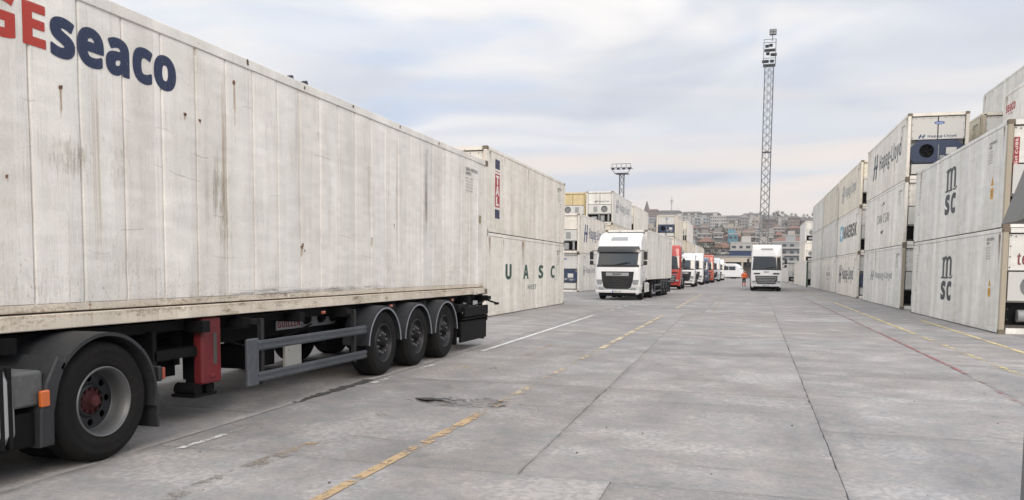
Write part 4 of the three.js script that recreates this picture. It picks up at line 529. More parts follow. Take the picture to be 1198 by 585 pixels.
const STYLE = {
  round: { profile: [[-0.03, 0.50], [0, 0.9], [0, 1.55], [-0.03, 1.92], [-0.32, 2.86], [-0.35, 2.96], [-0.47, 3.30], [-0.78, 3.60], [-1.25, 3.73], [-1.95, 3.77], [-2.18, 3.70], [-2.25, 3.4], [-2.25, 1.0], [-0.82, 1.0], [-0.78, 0.50]], ws: [[-0.035, 1.95], [-0.315, 2.84]] },
  tall: { profile: [[-0.03, 0.45], [0.02, 0.9], [0.02, 1.5], [-0.02, 1.86], [-0.20, 2.92], [-0.22, 3.02], [-0.30, 3.5], [-0.40, 3.78], [-0.62, 3.88], [-1.9, 3.93], [-2.18, 3.86], [-2.25, 3.6], [-2.25, 1.0], [-0.82, 1.0], [-0.78, 0.45]], ws: [[-0.025, 1.90], [-0.195, 2.88]] },
  low: { profile: [[-0.03, 0.50], [0, 0.9], [0, 1.5], [-0.03, 1.85], [-0.30, 2.72], [-0.34, 2.82], [-0.46, 3.05], [-0.80, 3.25], [-1.3, 3.34], [-1.95, 3.36], [-2.18, 3.28], [-2.25, 3.0], [-2.25, 1.0], [-0.82, 1.0], [-0.78, 0.50]], ws: [[-0.035, 1.88], [-0.295, 2.70]] },
};
function tractor(name, label, grp, x, d, o) {
  const t = thing(name, label, 'truck', [x, 0, -d], o.turn ?? 0, grp), st = STYLE[o.style], hw = 1.25, K = o.style, body = o.paint, drive = o.drive ?? -5.2;
  const cab = mesh('cab', shared('cab' + K, () => [cabBody(st.profile, hw)]), body, t);
  const [a, b] = st.ws, wsRow = (s, x0) => [mix(a[0], b[0], s), mix(a[1], b[1], s), -x0, x0];
  mesh('windscreen', shared('ws' + K, () => [skin([wsRow(0, 1.13), wsRow(0.33, 1.12), wsRow(0.66, 1.11), wsRow(1, 1.1)], 0.012, hw, 0.02, 16)]), mats.glass, cab);
  mesh('windscreen_surround', shared('wss' + K, () => [skin([[a[0] + 0.01, a[1] - 0.12, -1.17, 1.17], [a[0], a[1], -1.17, 1.17]], 0.016, hw, 0.03, 16)]), mats.gloss, cab);
  mesh('windscreen_header', shared('wsh' + K, () => [skin([[b[0] + 0.005, b[1] - 0.04, -1.15, 1.15], [b[0] - 0.02, b[1] + 0.05, -1.15, 1.15]], 0.016, hw, 0.03, 16)]), mats.gloss, cab);
  if (o.visor) mesh('sun_visor', shared('visor' + K, () => [skin([[b[0] + 0.07, b[1] - 0.20, -1.2, 1.2], [b[0] + 0.03, b[1] - 0.02, -1.2, 1.2], [b[0] - 0.05, b[1] + 0.13, -1.16, 1.16]], 0.12, hw, -0.05, 16)]), mats.gloss, cab);
  for (const s of [-1, 1]) mesh('wiper', shared('wip' + K + s, () => [bar([s * 0.1 - 0.1, a[1] - 0.02, 0.03], [s * 0.1 + 0.62, a[1] + 0.14, -0.02], 0.012)]), mats.black, cab);
  if (o.style === 'tall') {
    const gr = mesh('grille', shared('gr' + K, () => [skin([[0.02, 0.62, -0.72, 0.72], [0.02, 0.9, -0.86, 0.86], [0.02, 1.32, -0.9, 0.9]], 0.006, hw)]), mats.gloss, t);
    for (let k = 0; k < 5; k++) { const y = 0.72 + k * 0.135, w = 0.70 + k * 0.045; mesh('grille_slat', shared('sl' + K + k, () => [skin([[0.02, y, -w, w], [0.03, y + 0.06, -w, w]], 0.03, hw, 0.02)]), mats.chrome, gr); }
    for (const s of [-1, 1]) mesh('headlight', shared('hl' + K + s, () => [skin(s > 0 ? [[0.02, 1.42, 0.55, 1.0], [0.02, 1.54, 0.50, 1.02]] : [[0.02, 1.42, -1.0, -0.55], [0.02, 1.54, -1.02, -0.50]], 0.02, hw)]), mats.gloss, cab);
    for (const s of [-1, 1]) mesh('fog_light', shared('fl' + K + s, () => [skin([[0.01, 0.74, s * 0.98 - 0.13, s * 0.98 + 0.13], [0.01, 0.88, s * 0.98 - 0.13, s * 0.98 + 0.13]], 0.02, hw)]), mats.lampGlass, cab);
    print('daf', 0.5, 0.13, 'z+', 0, 1.62, 0.028, cab, 'badge'); mesh('roof_sign', shared('rs', () => [skin([[-0.3, 3.46, -0.5, 0.5], [-0.33, 3.6, -0.5, 0.5]], 0.03, hw)]), mats.skinGrey, cab);
  } else {
    const gr = mesh('grille', shared('gr' + K, () => [skin([[0, 0.62, -0.62, 0.62], [0, 0.72, -0.76, 0.76], [0, 1.1, -0.86, 0.86], [0, 1.58, -0.91, 0.91]], 0.008, hw)]), mats.gloss, t);
    for (let k = 0; k < 5; k++) { const y = 0.70 + k * 0.125, w = 0.72 + k * 0.028; mesh('grille_slat', shared('sl' + K + k, () => [skin([[0, y, -w, w], [0, y + 0.05, -w, w]], 0.028, hw, 0.02)]), mats.steelDark, gr); }
    mesh('badge_plate', shared('bp' + K, () => [skin([[0, 1.34, -0.62, 0.62], [0, 1.52, -0.64, 0.64]], 0.032, hw)]), mats.skinGrey, gr); print('daf', 0.6, 0.15, 'z+', 0, 1.43, 0.035, gr, 'badge');
    for (const s of [-1, 1]) mesh('headlight', shared('hl' + K + s, () => [skin([[0, 0.86, s * 0.99 - 0.13, s * 0.99 + 0.13], [0, 1.0, s * 1.0 - 0.16, s * 1.0 + 0.16], [0, 1.13, s * 1.02 - 0.16, s * 1.02 + 0.16]], 0.015, hw)]), mats.lampGlass, cab);
    for (const s of [-1, 1]) mesh('fog_light', shared('fl' + K + s, () => [skin([[0, 0.6, s * 0.9 - 0.14, s * 0.9 + 0.14], [0, 0.69, s * 0.9 - 0.14, s * 0.9 + 0.14]], 0.05, hw)]), mats.lampGlass, cab);
    mesh('roof_inset', shared('ri' + K, () => [skin([[st.profile[6][0], st.profile[6][1] + 0.02, -0.5, 0.5], [st.profile[7][0] + 0.12, st.profile[7][1] - 0.1, -0.45, 0.45]], 0.02, hw)]), mats.skinGrey, cab);
  }
  mesh('bumper', shared('bm' + K, () => [skin([[-0.06, 0.32, -1.14, 1.14], [0.02, 0.42, -1.2, 1.2], [0.02, 0.56, -1.22, 1.22]], 0.03, hw, 0.3, 16)]), body, cab);
  mesh('air_dam', shared('ad' + K, () => [skin([[-0.1, 0.22, -1.0, 1.0], [0.01, 0.41, -1.04, 1.04]], 0.048, hw, 0.1)]), mats.black, cab);
  print('plate', 0.52, 0.12, 'z+', 0, 0.48, 0.06, cab, 'number_plate');
  for (const s of [-1, 1]) {
    const y0 = a[1], y1 = b[1] - 0.06;
    const door = mesh('door', shared('dr' + K + s, () => [sideExtrude(poly([[-0.42, 1.05], [-0.32, y0], [b[0] - 0.18, y1 + 0.06], [-1.42, y1 + 0.06], [-1.42, 1.05]]), 0.02).translate(s > 0 ? hw * 0.995 + 0.008 : -hw * 0.995 + 0.012, 0, 0)]), body, t);
    mesh('side_window', shared('sw' + K + s, () => [sideExtrude(poly([[-0.42, y0 + 0.02], [b[0] - 0.22, y1], [-1.30, y1], [-1.30, y0 + 0.02]]), 0.03).translate(s > 0 ? hw * 0.995 + 0.016 : -hw * 0.995 + 0.014, 0, 0)]), mats.glass, door);
    mesh('handle', shared('hd' + K + s, () => [rbox(0.03, 0.04, 0.2, 0.01, s * (hw + 0.015), 1.55, -1.25)]), mats.gloss, door);
    const mir = mesh('mirror', shared('mi' + K + s, () => [rbox(0.2, 0.46, 0.16, 0.04, s * 1.50, b[1] - 0.38, -0.22), rbox(0.2, 0.24, 0.16, 0.04, s * 1.50, b[1] - 0.78, -0.22)]), mats.gloss, t);
    mesh('mirror_arm', shared('ma' + K + s, () => [bar([s * 1.12, b[1] - 0.1, -0.4], [s * 1.48, b[1] - 0.12, -0.22], 0.022), bar([s * 1.15, b[1] - 0.95, -0.3], [s * 1.48, b[1] - 0.86, -0.22], 0.022)]), mats.gloss, mir);
    mesh('step', shared('st' + K + s, () => [rbox(0.34, 0.48, 0.62, 0.04, s * 1.05, 0.62, -0.62), rbox(0.1, 0.06, 0.5, 0.01, s * 1.23, 0.78, -0.62)]), body, t);
    mesh('mudguard', shared('mg' + K + s, () => [arc(0.56, 0.03, 0.15, Math.PI - 0.12, 0.4).translate(s > 0 ? 1.24 : -0.84, 0.5, -1.42)]), o.trim ?? mats.plasticGrey, t);
    wheel('steer', t, s * 1.22, 0.505, -1.42, s); wheel('drive', t, s * 1.24, 0.505, drive, s);
    if (!o.near) {
      mesh('fuel_tank', shared('ft' + K + s, () => [rbox(0.62, 0.6, 1.35, 0.09, s * 0.9, 0.68, -2.95)]), mats.tank, t);
      mesh('side_fairing', shared('sf' + K + s, () => [rbox(0.05, 0.52, 1.5, 0.02, s * 1.2, 0.66, -2.95)]), o.fairing ?? mats.plasticGrey, t);
      mesh('rear_mudguard', shared('rm' + s, () => [arc(0.56, 0.02, 0.2, Math.PI - 0.2, 0.62).translate(s > 0 ? 1.24 : -0.62, 0.5, 0)]), mats.steelBlack, t).position.z = drive;
    }
  }
  mesh('chassis', shared('tch' + drive, () => [box(0.09, 0.26, -drive - 0.9, -0.42, 0.82, (drive - 2.9) / 2), box(0.09, 0.26, -drive - 0.9, 0.42, 0.82, (drive - 2.9) / 2), xcyl(0.09, 1.7, 10, 0, 0.5, drive), xcyl(0.06, 2, 8, 0, 0.5, -1.42), box(1.6, 0.2, 0.5, 0, 0.62, -2.0), box(0.9, 0.1, 0.12, 0, 0.8, drive - 0.75)]), mats.chassis, t);
  mesh('fifth_wheel', shared('fw5', () => [cyl(0.45, 0.45, 0.06, 24, 0, 1.02, 0), box(0.8, 0.08, 0.9, 0, 0.97, -0.05)]), mats.chassis, t).position.z = drive + 0.1;
  return t;
}
console.log('truck builder');
const AX = [-6.57, -7.88, -9.19];
function semiTrailer(name, label, grp, x, d, o = {}) {   // skeletal container trailer; origin below the container's front
  const t = thing(name, label, 'trailer', [x, 0, -d], o.turn ?? 0, grp), W2 = 1.27;
  mesh('chassis', shared('sch', () => {
    const a = []; for (const s of [-1, 1]) { a.push(box(0.13, 0.16, 2.6, s * 0.5, 1.0, -1.3), box(0.13, 0.34, 9.6, s * 0.5, 0.905, -7.35), box(0.05, 0.10, 12.0, s * 0.9, 1.03, -6.1)); }
    for (const z of [-0.15, -2.5, -3.2, -4.4, -5.6, -7.2, -8.5, -9.9, -10.9, -12.05]) a.push(box(2.3, 0.12, 0.12, 0, 1.015, z));
    for (const z of AX) a.push(xcyl(0.075, 2.0, 10, 0, 0.5, z), box(0.1, 0.4, 0.5, 0.5, 0.62, z + 0.25), box(0.1, 0.4, 0.5, -0.5, 0.62, z + 0.25), cyl(0.13, 0.13, 0.25, 12, 0.5, 0.66, z - 0.3), cyl(0.13, 0.13, 0.25, 12, -0.5, 0.66, z - 0.3));
    return a;
  }), mats.chassis, t);
  for (const z of AX) for (const s of [-1, 1]) {
    wheel('trailer', t, s * W2, 0.5, z, s);
    const m = mesh('mudguard', shared('tmg' + s, () => [arc(0.58, 0.022, 0.06, Math.PI - 0.06, 0.42, 28).translate(s > 0 ? W2 + 0.03 : -W2 + 0.39, 0, 0)]), mats.fenderBlue, t); m.position.set(0, 0.47, z);
    mesh('mudguard_edge', shared('tme' + s, () => [arc(0.555, 0.022, 0.06, Math.PI - 0.06, 0.012, 28).translate(s > 0 ? W2 + 0.035 : -W2 - 0.022, 0, 0)]), mats.fenderEdge, m);
  }
  for (const s of [-1, 1]) {
    const q = (v) => s * v;
    for (const [y, n] of [[0.755, 0], [0.395, 1]]) { const r = mesh('side_rail', shared('srl' + s + n, () => [rbox(0.03, 0.115, 2.72, 0.008, q(1.285), y, -4.56), rbox(0.012, 0.02, 2.72, 0.004, q(1.303), y + 0.03, -4.56), rbox(0.012, 0.02, 2.72, 0.004, q(1.303), y - 0.03, -4.56)]), mats.alu, t); }
    mesh('side_rail_end', shared('sre' + s, () => [rbox(0.05, 0.54, 0.22, 0.02, q(1.275), 0.575, -3.12)]), mats.alu, t);
    for (const z of [-3.34, -5.62]) mesh('rail_post', shared('srp' + s + z, () => [box(0.05, 0.75, 0.06, q(1.245), 0.68, z), box(0.8, 0.06, 0.06, q(0.86), 1.02, z)]), mats.steelDark, t);
    mesh('landing_leg', shared('leg' + s, () => [box(0.16, 0.62, 0.16, q(0.86), 0.74, -2.66), box(0.12, 0.3, 0.12, q(0.86), 0.42, -2.66), xcyl(0.07, 0.26, 12, q(0.86), 0.33, -2.56), xcyl(0.07, 0.26, 12, q(0.86), 0.33, -2.76), box(0.3, 0.03, 0.36, q(0.86), 0.265, -2.66), box(0.08, 0.5, 0.1, q(0.6), 0.82, -2.66)]), mats.chassis, t);
    mesh('rear_lamp', shared('rl' + s, () => [rbox(0.4, 0.13, 0.06, 0.015, q(0.95), 0.78, -12.02)]), mats.lampRed, t);
    for (const z of [-4.85, -6.98, -9.75]) mesh('marker_lamp', shared('mk' + s + z, () => [rbox(0.03, 0.04, 0.09, 0.012, q(1.2), 1.05, z)]), mats.lampDim, t);
    mesh('mud_flap', shared('mf' + s, () => [box(0.42, 0.36, 0.015, q(1.04), 0.36, -9.86)]), mats.black, t);
  }
  mesh('rear_bumper', shared('rb', () => [rbox(2.4, 0.13, 0.12, 0.02, 0, 0.6, -11.9), box(0.1, 0.4, 0.12, 0.6, 0.75, -11.8), box(0.1, 0.4, 0.12, -0.6, 0.75, -11.8), rbox(0.06, 0.2, 1.5, 0.02, 1.2, 0.78, -11.15), rbox(0.06, 0.2, 1.5, 0.02, -1.2, 0.78, -11.15), box(0.05, 0.4, 1.6, 1.16, 0.38, -11.1), box(0.05, 0.4, 1.6, -1.16, 0.38, -11.1), box(2.3, 0.42, 0.03, 0, 0.35, -11.85), box(0.04, 0.02, 1.62, 1.2, 0.64, -11.1), rbox(0.3, 0.16, 0.5, 0.03, 1.0, 0.86, -10.5)]), mats.steelBlack, t);
  mesh('air_tank', shared('at', () => [-0.25, 0, 0.25].map((q) => zcyl(0.13, 0.9, 14, 0.18 + q * 1.0, 0.72, -6.0))), mats.chassis, t);
  mesh('equipment_box', shared('axb', () => [rbox(0.5, 0.30, 0.62, 0.02, 0.30, 0.50, -4.4)]), mats.steelBlack, t); mesh('equipment_box', shared('axb2', () => [rbox(0.28, 0.26, 0.44, 0.02, -0.7, 0.5, -4.0)]), mats.steelBlack, t);
  if (o.detail) {
    const tb = mesh('toolbox', [rbox(0.13, 0.72, 0.33, 0.035, 1.005, 0.745, -2.70)], mats.redBox, t); mesh('toolbox_window', [rbox(0.012, 0.34, 0.055, 0.004, 1.072, 0.76, -2.74)], mats.slot, tb); mesh('toolbox_latch', [rbox(0.03, 0.04, 0.09, 0.01, 1.068, 0.47, -2.7)], mats.redBox, tb);
    mesh('electric_box', [rbox(0.05, 0.32, 0.40, 0.012, W2 - 0.55, 0.445, -4.86), cyl(0.012, 0.012, 0.02, 8, W2 - 0.52, 0.55, -4.72, 0, 0, Math.PI / 2)], mats.boxGrey, t);
    mesh('beam_plate', [box(0.012, 0.20, 1.6, 0.575, 0.90, -5.5)], mats.unitGrey, t);
    print('guillen', 0.62, 0.15, 'x+', 0.589, 0.885, -5.0, t, 'name_plate');
    for (const z of [-5.45, -5.85, -6.2]) mesh('tank_end', [at(new THREE.SphereGeometry(0.085, 12, 8), 0.58, 0.92, z), xcyl(0.085, 0.2, 14, 0.5, 0.92, z)], mats.chassis, t);
    stuff(mesh('air_lines', [tube([[0.2, 0.95, 0], [0.3, 0.75, -0.8], [0.5, 0.8, -1.8], [0.6, 0.9, -2.6]], 0.015), tube([[0.8, 0.95, -2.9], [0.9, 0.7, -3.6], [0.8, 0.75, -4.6], [0.7, 0.85, -5.4]], 0.013), tube([[1.0, 0.95, -10.2], [1.15, 0.88, -10.8], [1.2, 0.93, -11.5], [1.1, 0.97, -12.0]], 0.016), tube([[0.7, 0.6, -6.2], [0.75, 0.4, -6.5], [0.8, 0.55, -7.2]], 0.013)], mats.black, t));
    mesh('yellow_tag', [box(0.006, 0.1, 0.13, W2 - 0.3, 0.99, -3.35)], mats.yellowTag, t);
    mesh('support_bracket', [box(0.5, 0.5, 0.05, 0.75, 0.75, -1.9), box(0.5, 0.1, 0.7, 0.75, 0.75, -2.25), box(0.05, 0.5, 0.8, 0.56, 0.7, -2.3), box(0.9, 0.25, 0.05, 0, 0.8, -2.45)], mats.chassis, t);
    mesh('twist_lock', [box(0.22, 0.08, 0.2, 1.1, 1.02, -12.05), bar([1.1, 0.98, -12.1], [1.3, 0.9, -12.25], 0.02), box(0.06, 0.05, 0.16, 1.3, 0.89, -12.28)], mats.steelBlack, t);
  }
  return t;
}
// nearest truck: trailer and tractor (its cab stands just outside the picture)
semiTrailer('semi_trailer', 'black skeletal semi-trailer with red toolbox and aluminium side rails, under the streaked container', undefined, -6.57, 4.68, { detail: true });
{
  const t = tractor('tractor_unit', 'truck tractor with grey rear mudguards, red wheel hub and orange marker lamps', undefined, -6.375, 0.27, { style: 'round', paint: mats.white, near: true });
  const W2 = 1.24, zd = -5.2, cy = 0.505;
  for (const s of [-1, 1]) {
    const X = s > 0 ? W2 + 0.03 : -W2 + 0.59;
    mesh('rear_mudguard', [arc(0.555, 0.03, 0.62, 2.34, 0.62, 24).translate(X, cy, zd)], mats.fenderGrey, t);
    mesh('rear_mudguard', [arc(0.56, 0.028, 2.36, 3.36, 0.62, 16).translate(X, cy, zd), box(0.6, 0.30, 0.028, X - 0.31, 0.33, zd - 0.60)], mats.fenderGrey, t);          // away from the cab
    mesh('rear_mudguard', [sideExtrude(poly([[0.43, 0.37], [0.50, 0.42], [0.60, 0.24], [0.66, 0.02], [0.67, -0.24], [0.56, -0.24], [0.555, 0.0], [0.50, 0.22]]), 0.62, 0.012).translate(X - 0.012, cy, zd)], mats.fenderGrey, t); mesh('mud_flap', [rbox(0.5, 0.27, 0.36, 0.02, s * 0.96, 0.40, zd + 0.84)], mats.steelBlack, t);
    mesh('storage_box', [rbox(0.5, 0.27, 0.30, 0.03, s * 0.99, 0.71, zd + 0.76)], mats.plasticGrey, t);
    mesh('marker_lamp', [rbox(0.04, 0.13, 0.085, 0.015, s * (W2 + 0.03), 0.63, zd + 0.64)], mats.orange, t); mesh('marker_lamp', [rbox(0.03, 0.11, 0.035, 0.01, s * (W2 + 0.0), 0.66, zd - 0.70)], mats.lampDim, t);
    mesh('lamp_bracket', [rbox(0.34, 0.14, 0.05, 0.015, s * (W2 - 0.16), 0.66, zd - 0.66)], mats.fenderGrey, t);
    const ft = mesh('fuel_tank', [rbox(0.66, 0.60, 1.3, 0.10, s * 0.93, 0.60, zd + 1.49)], mats.tank, t);
    for (const z of [0.93, 1.0, 1.7]) mesh('tank_strap', [rbox(0.68, 0.62, 0.035, 0.1, s * 0.935, 0.60, zd + z)], mats.black, ft);
    mesh('catwalk', [box(0.5, 0.03, 1.6, s * 0.3, 1.0, zd + 1.6)], mats.plasticGrey, t);
  }
}
// the white truck farther along, pulling a white box
tractor('tractor_unit', 'white cab-over truck with black sun visor and dark grille, pulling a white box', undefined, -6.78, 44.2, { turn: -0.03, style: 'round', paint: mats.white, visor: true, trim: mats.whiteWarm, fairing: mats.whiteWarm, drive: -5.0 });
semiTrailer('semi_trailer', 'skeletal semi-trailer under the white box behind the black-visored truck', undefined, -6.70, 46.75, { turn: -0.03 });
container('refrigerated_container', 'clean white container riding behind the black-visored truck', undefined, -6.52, 1.095, 46.75, { turn: -0.03, tint: 'cool', prints: [['marks', 0.7, 2.45, 0.3, 0.7]] });
// oncoming truck
tractor('tractor_unit', 'tall white cab-over truck with bright slatted grille, driving down the yard lane', undefined, 1.7, 70.6, { style: 'tall', paint: mats.white, trim: mats.whiteWarm, fairing: mats.whiteWarm, drive: -5.0 });
semiTrailer('semi_trailer', 'skeletal semi-trailer behind the tall white oncoming truck', undefined, 1.75, 73.2);
container('refrigerated_container', 'white container riding behind the tall white oncoming truck', undefined, 1.75, 1.095, 73.2, { tint: 'white', far: true });
// queue of tractor units without trailers
[['bright red truck at the head of the queue, right behind the white box', -6.66, 71, 'tall', mats.red], ['white truck with flat roof waiting directly behind the bright red one', -6.2, 83.6, 'low', mats.white], ['white truck waiting between the flat-roofed white truck and the orange-red truck', -6.05, 97, 'round', mats.white], ['dark blue truck waiting between a white truck and the orange-red truck', -5.85, 106.4, 'low', mats.darkCab], ['orange-red truck with white roof patch in the waiting queue', -5.55, 116, 'tall', mats.redOrange], ['pale truck with dark blue panels waiting behind the orange-red truck', -5.15, 132, 'round', mats.paleCab], ['white truck with rounded roof at the tail of the queue', -4.95, 148, 'round', mats.white]]
  .forEach(([label, x, d, style, p], i) => {
    tractor('tractor_unit', label, 'trucks waiting in the queue', x, d, { style, paint: p, drive: -5.0 });
  });
console.log('vehicles');

// ------------------------------------------------------------------ light masts
function lattice(name, label, x, d, h, w, panels, r, brace) {
  const t = thing(name, label, 'light mast', [x, 0, -d]), q = w / 2;
  mesh('footing', [rbox(w + 1, 0.5, w + 1, 0.06, 0, 0.25, 0)], mats.unitGrey, t);
  for (const sx of [-1, 1]) for (const sz of [-1, 1]) mesh('mast_leg', shared(name + h + sx + sz, () => [bar([sx * q, 0.3, sz * q], [sx * q, h, sz * q], r, 6)]), mats.mastSteel, t);
  const ph = h / panels; const X = shared(name + h + 'x', () => [bar([-q, 0, q], [q, ph, q], brace, 5), bar([q, 0, q], [-q, ph, q], brace, 5)]), Z = shared(name + h + 'z', () => [bar([q, 0, -q], [q, ph, q], brace, 5), bar([q, 0, q], [q, ph, -q], brace, 5)]);
  for (let k = 0; k < panels; k++) { const y = k * ph + 0.3; for (const [g, px, pz] of [[X, 0, 0], [X, 0, -w], [Z, 0, 0], [Z, -w, 0]]) { const m = mesh('brace', g, mats.mastSteel, t); m.position.set(px, Math.min(y, h - ph), pz); } }
  return t;
}
{
  const m = lattice('light_mast', 'very tall lattice light mast rising behind the oncoming truck', 2.95, 150, 37.6, 1.45, 26, 0.085, 0.035);
  mesh('work_platform', [box(2.0, 0.09, 2.0, 0, 37.6, 0), box(1.8, 0.07, 1.8, 0, 40.2, 0), ...[-1, 1].flatMap((s) => [-1, 1].map((q) => bar([s, 37.6, q], [s, 41.8, q], 0.045))), ...[38.6, 41.8].flatMap((y) => [bar([-1, y, -1], [1, y, -1], 0.05), bar([-1, y, 1], [1, y, 1], 0.05), bar([-1, y, -1], [-1, y, 1], 0.05), bar([1, y, -1], [1, y, 1], 0.05)])], mats.mastSteel, m);
  for (const [x, y, z] of [[-0.55, 38.1, 1.1], [0.5, 38.1, 1.1], [-0.4, 39.4, 1.1], [0.55, 39.2, 1.1], [0.2, 40.8, 1.1], [-0.6, 40.7, 1.0], [1.1, 39.4, 0], [-1.15, 38.3, 0]]) mesh('floodlight', [rbox(0.62, 0.5, 0.45, 0.08, x * 0.8, y, z * 0.8, 0.3)], mats.mastDark, m);
  const top = mesh('top_floodlight', [rbox(1.15, 1.0, 0.4, 0.06, 0.45, 43.2, 0.2)], mats.mastDark, m); mesh('lamp_glass', shared('tlg', () => [-0.26, 0.26].flatMap((a) => [-0.23, 0.23].map((b) => rbox(0.42, 0.36, 0.05, 0.02, 0.45 + a, 43.2 + b, 0.41)))), mats.unitGrey, top);
  mesh('lamp_pole', [bar([0.4, 41.8, 0], [0.4, 42.8, 0], 0.08)], mats.mastSteel, m);
  mesh('cable_box', [rbox(1.4, 0.2, 0.5, 0.04, 0, 22.5, 0.9)], mats.mastDark, m); mesh('ladder', [bar([0.35, 0.5, -0.9], [0.35, 37, -0.9], 0.03), bar([-0.1, 0.5, -0.9], [-0.1, 37, -0.9], 0.03)], mats.mastSteel, m);
  const p = lattice('light_mast', 'shorter lattice light mast with a wide lamp platform, behind the container stacks', -22.5, 150, 19.6, 0.8, 14, 0.06, 0.03);
  mesh('lamp_platform', [box(2.4, 0.1, 2.4, 0, 19.5, 0), bar([-1.9, 20.5, 1], [1.9, 20.5, 1], 0.06), bar([-1.9, 20.5, -1], [1.9, 20.5, -1], 0.06), bar([-1.2, 19.5, 1], [-1.9, 20.5, 1], 0.06), bar([1.2, 19.5, 1], [1.9, 20.5, 1], 0.06), bar([-1.7, 21.2, 1], [1.7, 21.2, 1], 0.05), ...[-1.7, -0.9, 0, 0.9, 1.7].map((x) => bar([x, 20.5, 1], [x, 21.2, 1], 0.05))], mats.mastSteel, p);
  for (const x of [-1.5, -0.5, 0.5, 1.5]) mesh('floodlight', shared('flo' + x, () => [rbox(0.5, 0.34, 0.4, 0.05, x, 20.3, 1.2, 0.4)]), mats.mastDark, p);
  const f = thing('lamp_post', 'slim post with two grey floodlights, peeking above the streaked container', 'lamp post', [-27.0, 0, -45]);
  mesh('post', [cyl(0.07, 0.13, 12.6, 10, 0, 6.3, 0)], mats.mastSteel, f); mesh('cross_arm', [bar([-0.7, 12.6, 0], [0.7, 12.6, 0], 0.05)], mats.mastSteel, f);
  for (const [x, y] of [[-0.5, 13.35], [0.5, 12.95]]) { const l = mesh('floodlight', [rbox(0.38, 0.36, 0.25, 0.05, x, y, 0.05, 0.4), bar([x, 12.6, 0], [x, y, 0], 0.04)], mats.mastDark, f); }
}

// ------------------------------------------------------------------ the far end of the yard
{
  const w = thing('warehouse', 'low cream warehouse with deep fascia over dark bays, at the yard end', 'building', [-9, 0, -205], 0.10);
  const cream = M(0.52, 0.47, 0.40, 0.85), tin = M(0.33, 0.34, 0.35, 0.6, 0.3);
  mesh('wall', [box(34, 4.2, 14, 0, 2.1, -8)], M(0.12, 0.11, 0.10, 0.9), w); mesh('fascia', [box(35, 1.25, 17, 0, 4.55, -7)], cream, w); mesh('roof', [box(35.4, 0.25, 17.4, 0, 5.32, -7)], tin, w);
  for (let k = 0; k < 9; k++) mesh('column', shared('whc', () => [rbox(0.45, 4, 0.45, 0.03, 0, 2, 1.2)]), cream, w).position.x = -16.5 + k * 4.1;
  const b = thing('port_building', 'dark blue two-storey shed with a pale band, left of the tall light mast', 'building', [2.2, 0, -232]);
  mesh('wall', [box(13, 7.2, 9, 0, 3.6, 0)], M(0.035, 0.06, 0.13, 0.7), b); mesh('band', [box(9.5, 0.55, 0.2, 1.0, 5.5, 4.6)], M(0.6, 0.62, 0.64, 0.6), b); mesh('roof', [box(13.4, 0.3, 9.4, 0, 7.35, 0)], tin, b);
  for (let k = 0; k < 4; k++) mesh('window', shared('pbw', () => [box(1.6, 1.2, 0.12, 0, 3, 4.55)]), mats.glass, b).position.x = -4.5 + k * 2.9;
  const b2 = thing('storage_container', 'brownish red container stacked beyond the end of the truck queue', 'container', [-13.5, 0, -196], 1.45);
  mesh('body', [...Array.from({ length: 40 }, (_, i) => rbox(2.4, 2.7, 0.22, 0.03, 0, 4.35, -5.95 + i * 0.305)), box(2.34, 2.8, 12.1, 0, 4.35, 0)], M(0.16, 0.045, 0.04, 0.7), b2); mesh('lower_body', [...Array.from({ length: 40 }, (_, i) => rbox(2.4, 2.7, 0.22, 0.03, 0, 1.45, -5.95 + i * 0.305)), box(2.34, 2.8, 12.1, 0, 1.45, 0)], M(0.13, 0.06, 0.05, 0.7), b2);
  const c = thing('storage_container', 'blue container beyond the warehouse roof', 'container', [-8, 0, -222], 1.57);
  mesh('body', [...Array.from({ length: 40 }, (_, i) => rbox(2.4, 5.6, 0.22, 0.03, 0, 2.95, -5.95 + i * 0.305)), box(2.34, 5.7, 12.1, 0, 2.95, 0)], M(0.05, 0.085, 0.17, 0.6), c);
  // white coach parked before the warehouse
  const v = thing('coach', 'white coach with a raked dark windscreen parked before the cream warehouse', 'coach', [-0.7, 0, -188], 1.3);
  const prof = [[0.0, 0.45], [0.1, 1.2], [-0.25, 2.2], [-0.95, 3.05], [-1.7, 3.3], [-9.2, 3.3], [-9.5, 3.0], [-9.5, 0.45]];
  mesh('body', [sideExtrude(poly(prof), 2.34, 0.08).translate(1.17, 0, 0)], mats.white, v); mesh('windscreen', [sideExtrude(poly([[0.06, 1.35], [0.12, 1.3], [-0.18, 2.25], [-0.85, 3.0], [-0.95, 3.0], [-0.3, 2.2]]), 2.1).translate(1.05, 0, 0)], mats.glass, v);
  for (const s of [-1, 1]) { for (let k = 0; k < 5; k++) mesh('side_window', [rbox(0.04, 0.85, 1.45, 0.015, s * 1.26, 2.35, -1.9 - k * 1.55)], mats.glass, v); mesh('headlight', [rbox(0.4, 0.2, 0.1, 0.03, s * 0.85, 0.95, 0.14)], mats.lampGlass, v); wheel('steer', v, s * 1.2, 0.48, -1.9, s); wheel('steer', v, s * 1.2, 0.48, -7.2, s); }
}
